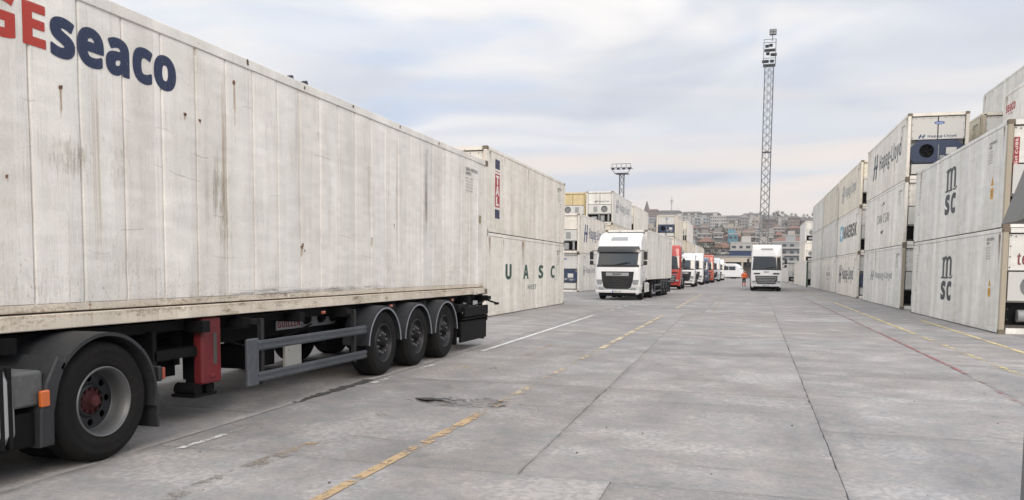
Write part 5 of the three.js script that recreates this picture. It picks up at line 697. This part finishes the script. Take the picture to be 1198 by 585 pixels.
// person in a high-visibility vest, standing beside the oncoming truck
{
  const J = { head: [0, 1.62, 0.02, 0.105], neck: [0, 1.47, 0, 0.06], chest: [0, 1.28, 0, 0.165], waist: [0, 1.02, 0, 0.145], shL: [-0.2, 1.39, 0, 0.075], shR: [0.2, 1.39, 0, 0.075], elL: [-0.29, 1.12, 0.0, 0.055], elR: [0.30, 1.12, -0.02, 0.055], haL: [-0.25, 0.9, 0.12, 0.045], haR: [0.32, 0.87, 0.08, 0.045], hipL: [-0.1, 0.92, 0, 0.11], hipR: [0.1, 0.92, 0, 0.11], knL: [-0.13, 0.5, 0.05, 0.075], knR: [0.12, 0.5, -0.03, 0.075], anL: [-0.14, 0.1, 0.0, 0.052], anR: [0.14, 0.1, -0.1, 0.052], toL: [-0.16, 0.05, 0.16, 0.05], toR: [0.16, 0.05, 0.06, 0.05], nose: [0, 1.60, 0.125, 0.02] };
  const bones = [['head', 'head'], ['head', 'nose'], ['head', 'neck'], ['neck', 'chest'], ['chest', 'waist'], ['chest', 'shL'], ['chest', 'shR'], ['shL', 'elL'], ['shR', 'elR'], ['elL', 'haL'], ['elR', 'haR'], ['waist', 'hipL'], ['waist', 'hipR'], ['hipL', 'knL'], ['hipR', 'knR'], ['knL', 'anL'], ['knR', 'anR'], ['anL', 'toL'], ['anR', 'toR']];
  const N = 76, mc = new MarchingCubes(N, new THREE.MeshBasicMaterial(), false, false, 60000); mc.isolation = 0; const half = 0.95, cyy = 0.9;
  for (let k = 0; k < N; k++) for (let j = 0; j < N; j++) for (let i = 0; i < N; i++) {
    const x = ((i - N / 2) / (N / 2)) * half, y = ((j - N / 2) / (N / 2)) * half + cyy, z = ((k - N / 2) / (N / 2)) * half; let best = 9;
    if (Math.abs(x) < 0.5 && Math.abs(z) < 0.4) for (const [p, q] of bones) { const A = J[p], B = J[q], bx = B[0] - A[0], by = B[1] - A[1], bz = B[2] - A[2], L2 = bx * bx + by * by + bz * bz || 1, t = Math.min(1, Math.max(0, ((x - A[0]) * bx + (y - A[1]) * by + (z - A[2]) * bz) / L2)), dd = Math.hypot(x - A[0] - bx * t, y - A[1] - by * t, z - A[2] - bz * t) - mix(A[3], B[3], t), hh = Math.max(0, 0.05 - Math.abs(dd - best)) / 0.05; best = Math.min(best, dd) - hh * hh * 0.0125; }
    mc.field[i + j * N + k * N * N] = -best;
  }
  mc.update(); const n = mc.count, pos = mc.positionArray.slice(0, n * 3), nor = mc.normalArray.slice(0, n * 3), col = new Float32Array(n * 3);
  for (let i = 0; i < n; i++) { const x = pos[3 * i] *= half, y = pos[3 * i + 1] = pos[3 * i + 1] * half + cyy, z = pos[3 * i + 2] *= half; let c = [0.03, 0.03, 0.035]; if (y > 1.70 || (y > 1.55 && z < 0)) c = [0.04, 0.025, 0.015]; else if (y > 1.46) c = [0.45, 0.27, 0.19]; else if (y > 0.95 && Math.abs(x) < 0.36 && !(y < 1.0 && Math.abs(x) > 0.22)) c = [0.68, 0.13, 0.03]; else if (y < 0.97 && Math.abs(x) > 0.22) c = [0.45, 0.27, 0.19]; else if (y > 0.1 && y < 0.42) c = [0.62, 0.16, 0.06]; col.set(c, 3 * i); }
  const g = new THREE.BufferGeometry(); g.setAttribute('position', new THREE.BufferAttribute(pos, 3)); g.setAttribute('normal', new THREE.BufferAttribute(nor, 3)); g.setAttribute('color', new THREE.BufferAttribute(col, 3));
  const m = new THREE.Mesh(g, new THREE.MeshStandardMaterial({ vertexColors: true, roughness: 0.85 })); m.name = 'person'; m.castShadow = true; m.position.set(-0.12, 0, -92); m.rotation.y = 0.3; tag(m, 'standing person in orange vest and dark trousers beside the oncoming truck', 'person'); scene.add(m);
}

// ------------------------------------------------------------------ hill and city
const ridge = (x) => 53 + 6 * Math.sin(x * 0.008 + 0.6) + 4 * Math.sin(x * 0.021) + fbm(x * 0.012, 3, 1, 3) * 9 - Math.max(0, (x - 10)) * 0.06;
const hillH = (x, d) => { const t = Math.min(1, Math.max(0, (d - 350) / 780)); return (t * t * (3 - 2 * t) * 0.35 + t * 0.65) * ridge(x) + fbm(x * 0.02, d * 0.02, 5, 3) * 3 * Math.min(1, t * 6) - 0.4; };
{
  const pos = [], idx = [], col = [], nx = 90, nd = 60; for (let j = 0; j <= nd; j++) for (let i = 0; i <= nx; i++) { const d = 330 + j * 16, x = -900 + i * 20; pos.push(x, hillH(x, d), -d); const n = fbm(x * 0.03, d * 0.03, 9, 4); col.push(0.085 + n * 0.05, 0.085 + n * 0.03, 0.07 + n * 0.03); }
  for (let j = 0; j < nd; j++) for (let i = 0; i < nx; i++) { const a = j * (nx + 1) + i; idx.push(a, a + 1, a + nx + 1, a + 1, a + nx + 2, a + nx + 1); }
  const g = new THREE.BufferGeometry(); g.setAttribute('position', new THREE.Float32BufferAttribute(pos, 3)); g.setAttribute('color', new THREE.Float32BufferAttribute(col, 3)); g.setAttribute('uv', new THREE.Float32BufferAttribute(new Float32Array(pos.length / 3 * 2), 2)); g.setIndex(idx); g.computeVertexNormals();
  const m = new THREE.Mesh(g, new THREE.MeshStandardMaterial({ vertexColors: true, roughness: 1 })); m.name = 'hill'; m.userData = { kind: 'structure' }; m.receiveShadow = true; scene.add(m);
}
const cityMat = { glass: M(0.06, 0.07, 0.085, 0.35), tile: M(0.19, 0.105, 0.08, 0.9), slate: M(0.13, 0.115, 0.105, 0.9), slab: M(0.44, 0.43, 0.41, 0.8) };
const WALLS = [[0.40, 0.38, 0.355], [0.30, 0.285, 0.27], [0.38, 0.335, 0.28], [0.24, 0.225, 0.215], [0.26, 0.21, 0.175], [0.47, 0.46, 0.44], [0.33, 0.345, 0.36], [0.20, 0.16, 0.14]].map((c) => M(...c, 0.9));
const TEAL = M(0.12, 0.26, 0.32, 0.8);
const labelsUsed = new Map();
function cityBlock(label, u0, u1, vTop, d, wall, roof, kind, R, grp = 'city buildings on the hillside') {
  const [xa, top] = onDepth(u0, vTop, d), [xb] = onDepth(u1, vTop, d), w = Math.max(5, xb - xa), xc = (xa + xb) / 2, base = Math.min(hillH(xa, d), hillH(xb, d), hillH(xc, d - 6)) - 1, h = Math.max(6, top - base - (roof ? 2.2 : 0.6)), dep = 10 + R() * 6;
  if (label.startsWith('*')) { const cn = ['cream', 'grey', 'beige', 'dark grey', 'brown', 'white', 'bluish grey', 'dark brown'][WALLS.indexOf(wall)]; label = cn + ' ' + (roof === 1 ? 'red-roofed' : roof === 2 ? 'slate-roofed' : 'flat-roofed') + ' block with ' + (kind === 'bays' ? 'pale bay fronts' : kind === 'balcony' ? 'balcony bands' : 'plain small windows') + ' ' + label.slice(1); grp = label; }
  const b = thing('apartment_building', label, 'building', [xc, base, -(d + dep / 2)], (R() - 0.5) * 0.25, grp);
  mesh('wall', [box(w, h, dep, 0, h / 2, 0)], wall, b);
  if (roof) { const q = new THREE.Shape(); const rp = [[-w / 2 - 0.6, h, dep / 2 + 0.6], [w / 2 + 0.6, h, dep / 2 + 0.6], [w / 2 + 0.6, h, -dep / 2 - 0.6], [-w / 2 - 0.6, h, -dep / 2 - 0.6], [-w / 2 + Math.min(3, w / 3), h + 2.4, 0], [w / 2 - Math.min(3, w / 3), h + 2.4, 0]]; const f = [[0, 1, 5], [0, 5, 4], [1, 2, 5], [2, 3, 4], [2, 4, 5], [3, 0, 4]], p = []; for (const t of f) for (const k of t) p.push(...rp[k]); let g = new THREE.BufferGeometry(); g.setAttribute('position', new THREE.Float32BufferAttribute(p, 3)); g.computeVertexNormals(); g.setAttribute('uv', new THREE.Float32BufferAttribute(new Float32Array(36), 2)); mesh('roof', [g, box(w + 1.2, 0.25, dep + 1.2, 0, h - 0.12, 0)], roof === 2 ? cityMat.slate : cityMat.tile, b); }
  else { const rf = mesh('roof', [box(w + 0.3, 0.6, dep + 0.3, 0, h + 0.3, 0)], cityMat.slab, b); mesh('stair_head', [box(4, 2.6, 4, (R() - 0.5) * w * 0.5, h + 1.8, 0)], wall, rf); }
  const win = [], bal = [], fl = Math.max(2, Math.floor(h / 3)), step = kind === 'fine' ? 2.2 : 2.8, nw = Math.max(2, Math.floor(w / step));
  for (let f = 0; f < fl; f++) { const y = h - (f + 0.5) * (h / fl);
    for (let k = 0; k < nw; k++) { const x = -w / 2 + (k + 0.5) * w / nw; if (R() < 0.9) win.push(box(w / nw * (0.42 + R() * 0.2), 1.5, 0.24, x, y, dep / 2)); }
    for (let k = 0; k < 3; k++) for (const s of [-1, 1]) win.push(box(0.24, 1.4, 1.3, s * w / 2, y, (k - 1) * dep * 0.3));
    if (kind === 'balcony') bal.push(box(w * 0.94, 0.28, 1.3, 0, y - 1.15, dep / 2 + 0.6), box(w * 0.94, 0.7, 0.12, 0, y - 0.75, dep / 2 + 1.2));
    else if (kind === 'bays') for (let k = 0; k < nw; k += 3) bal.push(box(w / nw * 0.95, 2.7, 1.0, -w / 2 + (k + 0.5) * w / nw, y, dep / 2 + 0.45)); }
  stuff(mesh('windows', win, cityMat.glass, b)); if (bal.length) stuff(mesh(kind === 'bays' ? 'bay_fronts' : 'balconies', bal, kind === 'bays' ? WALLS[5] : cityMat.slab, b));
  return b;
}
{
  const R = rng(2024), W = (k) => WALLS[k % WALLS.length];
  const far = '*on the skyline of the hill', mid = '*halfway up the hill', tiled = mid, low = '*at the foot of the hill';
  // foot of the hill
  cityBlock('broad red-roofed block with five grey balcony floors at the foot of the hill', 833, 857, 284, 372, W(1), 1, 'balcony', R); cityBlock('red-roofed corner block right behind the last container stack of the queue side', 818, 834, 277.5, 400, W(1), 1, 'balcony', R); cityBlock('white block with continuous pale balconies at the foot of the hill', 855, 880, 283, 366, W(5), 0, 'balcony', R); cityBlock('pale bluish block with long window bands next to the tall mast', 905, 942, 282, 372, W(6), 0, 'balcony', R); cityBlock('pale block hidden behind the oncoming truck', 881, 904, 283, 380, W(0), 0, 'balcony', R); cityBlock('long low red-roofed house above the bluish banded block', 905, 950, 277, 425, W(2), 1, 'fine', R);
  for (let u = 560; u < 815; u += 26) cityBlock(low, u, u + 24, 282 + R() * 8, 385 + R() * 30, W((R() * 8) | 0), R() < 0.5 ? 1 : 0, 'balcony', R, 'blocks at the foot of the hill'); for (let u = 950; u < 1120; u += 27) cityBlock(low, u, u + 25, 280 + R() * 8, 385 + R() * 30, W((R() * 8) | 0), R() < 0.5 ? 1 : 0, 'balcony', R, 'blocks at the foot of the hill');
  // half way
  for (let u = 690; u < 1080;) { const w = 9 + R() * 14, tile = R() < 0.3; cityBlock(tile ? tiled : mid, u, u + w, 270 + R() * 6, 500 + R() * 40, W((R() * 8) | 0), tile ? 1 : 0, R() < 0.5 ? 'fine' : 'balcony', R, tile ? 'red-roofed houses halfway up' : 'apartment houses halfway up'); u += w + R() * 2; }
  for (let u = 690; u < 1080;) { const w = 8 + R() * 12, tile = R() < 0.25; cityBlock(tile ? tiled : mid, u, u + w, 263 + R() * 6, 650 + R() * 50, W((R() * 8) | 0), tile ? 1 : 0, R() < 0.5 ? 'fine' : 'balcony', R, tile ? 'red-roofed houses halfway up' : 'apartment houses halfway up'); u += w + R() * 3; }
  const teal = cityBlock('small teal-fronted building halfway up the hill', 853, 861, 273, 480, TEAL, 0, 'fine', R); 
  // skyline
  for (let u = 690; u < 1080;) { const w = 9 + R() * 18; cityBlock(far, u, u + w, 252 + R() * 5, 860 + R() * 60, W((R() * 8) | 0), R() < 0.25 ? 2 : 0, R() < 0.6 ? 'bays' : 'fine', R, 'skyline blocks'); u += w + 0.5 + R() * 2; }
  for (const [u0, u1, v, k, kind] of [[797, 822, 247.5, 1, 'bays'], [822, 843, 248.5, 4, 'fine'], [843, 868, 252, 6, 'balcony'], [868, 890, 249.5, 0, 'bays'], [890, 905, 253, 4, 'fine'], [903, 931, 252.5, 0, 'bays'], [931, 952, 255, 1, 'bays'], [770, 797, 246, 1, 'fine'], [757, 771, 244.5, 4, 'fine']]) cityBlock(far, u0, u1, v, 1040 + R() * 40, W(k), u0 === 757 ? 1 : 2, kind, R, 'skyline blocks');
  const [sx, sTop] = onDepth(757, 235, 1100), base = hillH(sx, 1100) - 1, ch = thing('church', 'dark church tower with a pointed spire on the hilltop', 'church', [sx, base, -1100]); mesh('tower', [box(8, sTop - base - 15, 8, 0, (sTop - base - 15) / 2, 0)], WALLS[7], ch); mesh('spire', [cyl(0.3, 4.6, 15, 8, 0, sTop - base - 7.5, 0)], cityMat.slate, ch);
  const [ax, aTop] = onDepth(786, 230, 1110), ab = hillH(ax, 1110) - 1, am = thing('antenna_mast', 'thin telecom antenna mast with a round platform on the hilltop', 'antenna', [ax, ab, -1110]); mesh('shaft', [cyl(0.4, 1.0, aTop - ab, 8, 0, (aTop - ab) / 2, 0)], cityMat.slab, am); mesh('dish_platform', [cyl(2.2, 2.2, 1.4, 12, 0, aTop - ab - 5.5, 0), cyl(1.5, 1.5, 1.0, 12, 0, aTop - ab - 8.5, 0)], cityMat.slab, am);
}
// trees: tapered trunk, limbs and a loose crown of small leaf faces
function treeProto(seed, h, colour, dens) {
  const R = rng(seed), trunk = [], pos = [], P3 = (p, q, r0, r1) => { const a = new THREE.Vector3(...p), b = new THREE.Vector3(...q), d = b.clone().sub(a), g = new THREE.CylinderGeometry(r1, r0, d.length(), 6); g.applyQuaternion(new THREE.Quaternion().setFromUnitVectors(new THREE.Vector3(0, 1, 0), d.clone().normalize())); g.translate((a.x + b.x) / 2, (a.y + b.y) / 2, (a.z + b.z) / 2); return at(g); };
  trunk.push(P3([0, 0, 0], [0, h * 0.5, 0], h * 0.028, h * 0.018));
  for (let k = 0; k < 9; k++) {
    const a = k * 2.4 + R(), y0 = h * (0.3 + R() * 0.25), L = h * (0.22 + R() * 0.16), e = [Math.cos(a) * L, y0 + h * (0.14 + R() * 0.26), Math.sin(a) * L]; trunk.push(P3([0, y0, 0], e, h * 0.012, h * 0.005));
    for (let c = 0; c < 3; c++) { const cx = e[0] * (0.6 + R() * 0.5), cy = e[1] + (R() - 0.2) * h * 0.14, cz = e[2] * (0.6 + R() * 0.5), cr = h * (0.07 + R() * 0.07);
      for (let q = 0; q < dens; q++) { const u = R() * 6.283, w = R() * 2 - 1, rr = cr * Math.cbrt(R()), sx = Math.sqrt(1 - w * w), px = cx + Math.cos(u) * sx * rr, py = cy + w * rr * 0.8, pz = cz + Math.sin(u) * sx * rr, s = h * (0.018 + R() * 0.02); const A = R() * 6.28, B = R() * 6.28; pos.push(px, py, pz, px + Math.cos(A) * s, py + Math.sin(B) * s, pz + Math.sin(A) * s, px - Math.sin(A) * s, py + Math.cos(B) * s, pz + Math.cos(A) * s); } } }
  const g = new THREE.BufferGeometry(); g.setAttribute('position', new THREE.Float32BufferAttribute(pos, 3)); g.computeVertexNormals(); g.setAttribute('uv', new THREE.Float32BufferAttribute(new Float32Array(pos.length / 3 * 2), 2));
  return { trunk: join(trunk), crown: g, mat: new THREE.MeshStandardMaterial({ color: lin(...colour), roughness: 1, side: THREE.DoubleSide }) };
}
{
  const bark = M(0.09, 0.075, 0.06, 1), protos = [treeProto(3, 9, [0.10, 0.095, 0.06], 26), treeProto(8, 9, [0.055, 0.07, 0.035], 36), treeProto(12, 9, [0.11, 0.085, 0.06], 14)];
  const R = rng(61);
  const plant = (p, x, d, s, label, grp) => { const t = thing('tree', label, 'tree', [x, d > 340 ? hillH(x, d) - 0.3 : 0, -d], R() * 6, grp); t.scale.setScalar(s); mesh('trunk', p.trunk, bark, t); mesh('crown', p.crown, p.mat, t); };
  plant(protos[0], onDepth(829, 290, 262)[0], 262, 1.35, 'thin-leaved olive tree before the red-roofed corner block'); plant(protos[0], onDepth(824, 290, 266)[0], 266, 1.0, 'smaller olive tree by the end of the container stacks');
  for (let k = 0; k < 110; k++) { const d = 440 + R() * 640, x = (R() - 0.58) * 0.36 * d; const k2 = R() < 0.5 ? 1 : 0; plant(protos[1 + k2], x, d, 1.0 + R() * 0.8, k2 ? 'sparse brownish tree among the hillside buildings' : 'dense dark green tree among the hillside buildings', k2 ? 'sparse hillside trees' : 'dense hillside trees'); }
  for (let k = 0; k < 44; k++) { const d = 1120 + R() * 20, x = onDepth(740 + k * 7.5, 250, d)[0]; plant(protos[1], x, d, 1.6 + R() * 1.2, 'dark tree on the crest of the hill', 'trees on the crest'); }
}
console.log('city');

// ------------------------------------------------------------------ the vehicle door that the picture is taken from
{
  const v = thing('vehicle_door', 'grey edge of an open vehicle door with its mirror housing, right beside the viewpoint', 'vehicle door', [0.278, 0, -0.9]);
  const grey = M(0.15, 0.155, 0.165, 0.55), shell = M(0.17, 0.168, 0.16, 0.6);
  mesh('door_frame', [rbox(0.05, 1.3, 0.035, 0.012, 0.0195, 0.93, 0)], grey, v); 
  mesh('door_panel', [rbox(0.7, 0.75, 0.04, 0.015, 0.38, 0.62, 0.01)], grey, v);
  mesh('mirror_housing', [at(new THREE.ExtrudeGeometry(poly([[-0.024, 0], [0.16, 0.0], [0.18, 0.03], [0.18, 0.26], [0.15, 0.28], [0.07, 0.27], [0.01, 0.105]]), { depth: 0.05, bevelEnabled: true, bevelSize: 0.004, bevelThickness: 0.006, bevelSegments: 2 }), 0, 1.699, -0.03)], shell, v);
  mesh('mirror_arm', [bar([0.15, 1.45, 0], [0.13, 1.72, 0], 0.014, 10)], shell, v);
  mesh('door_sill', [rbox(0.6, 0.3, 0.3, 0.03, 0.4, 0.15, 0.05)], grey, v);
}
renderer.render(scene, camera);
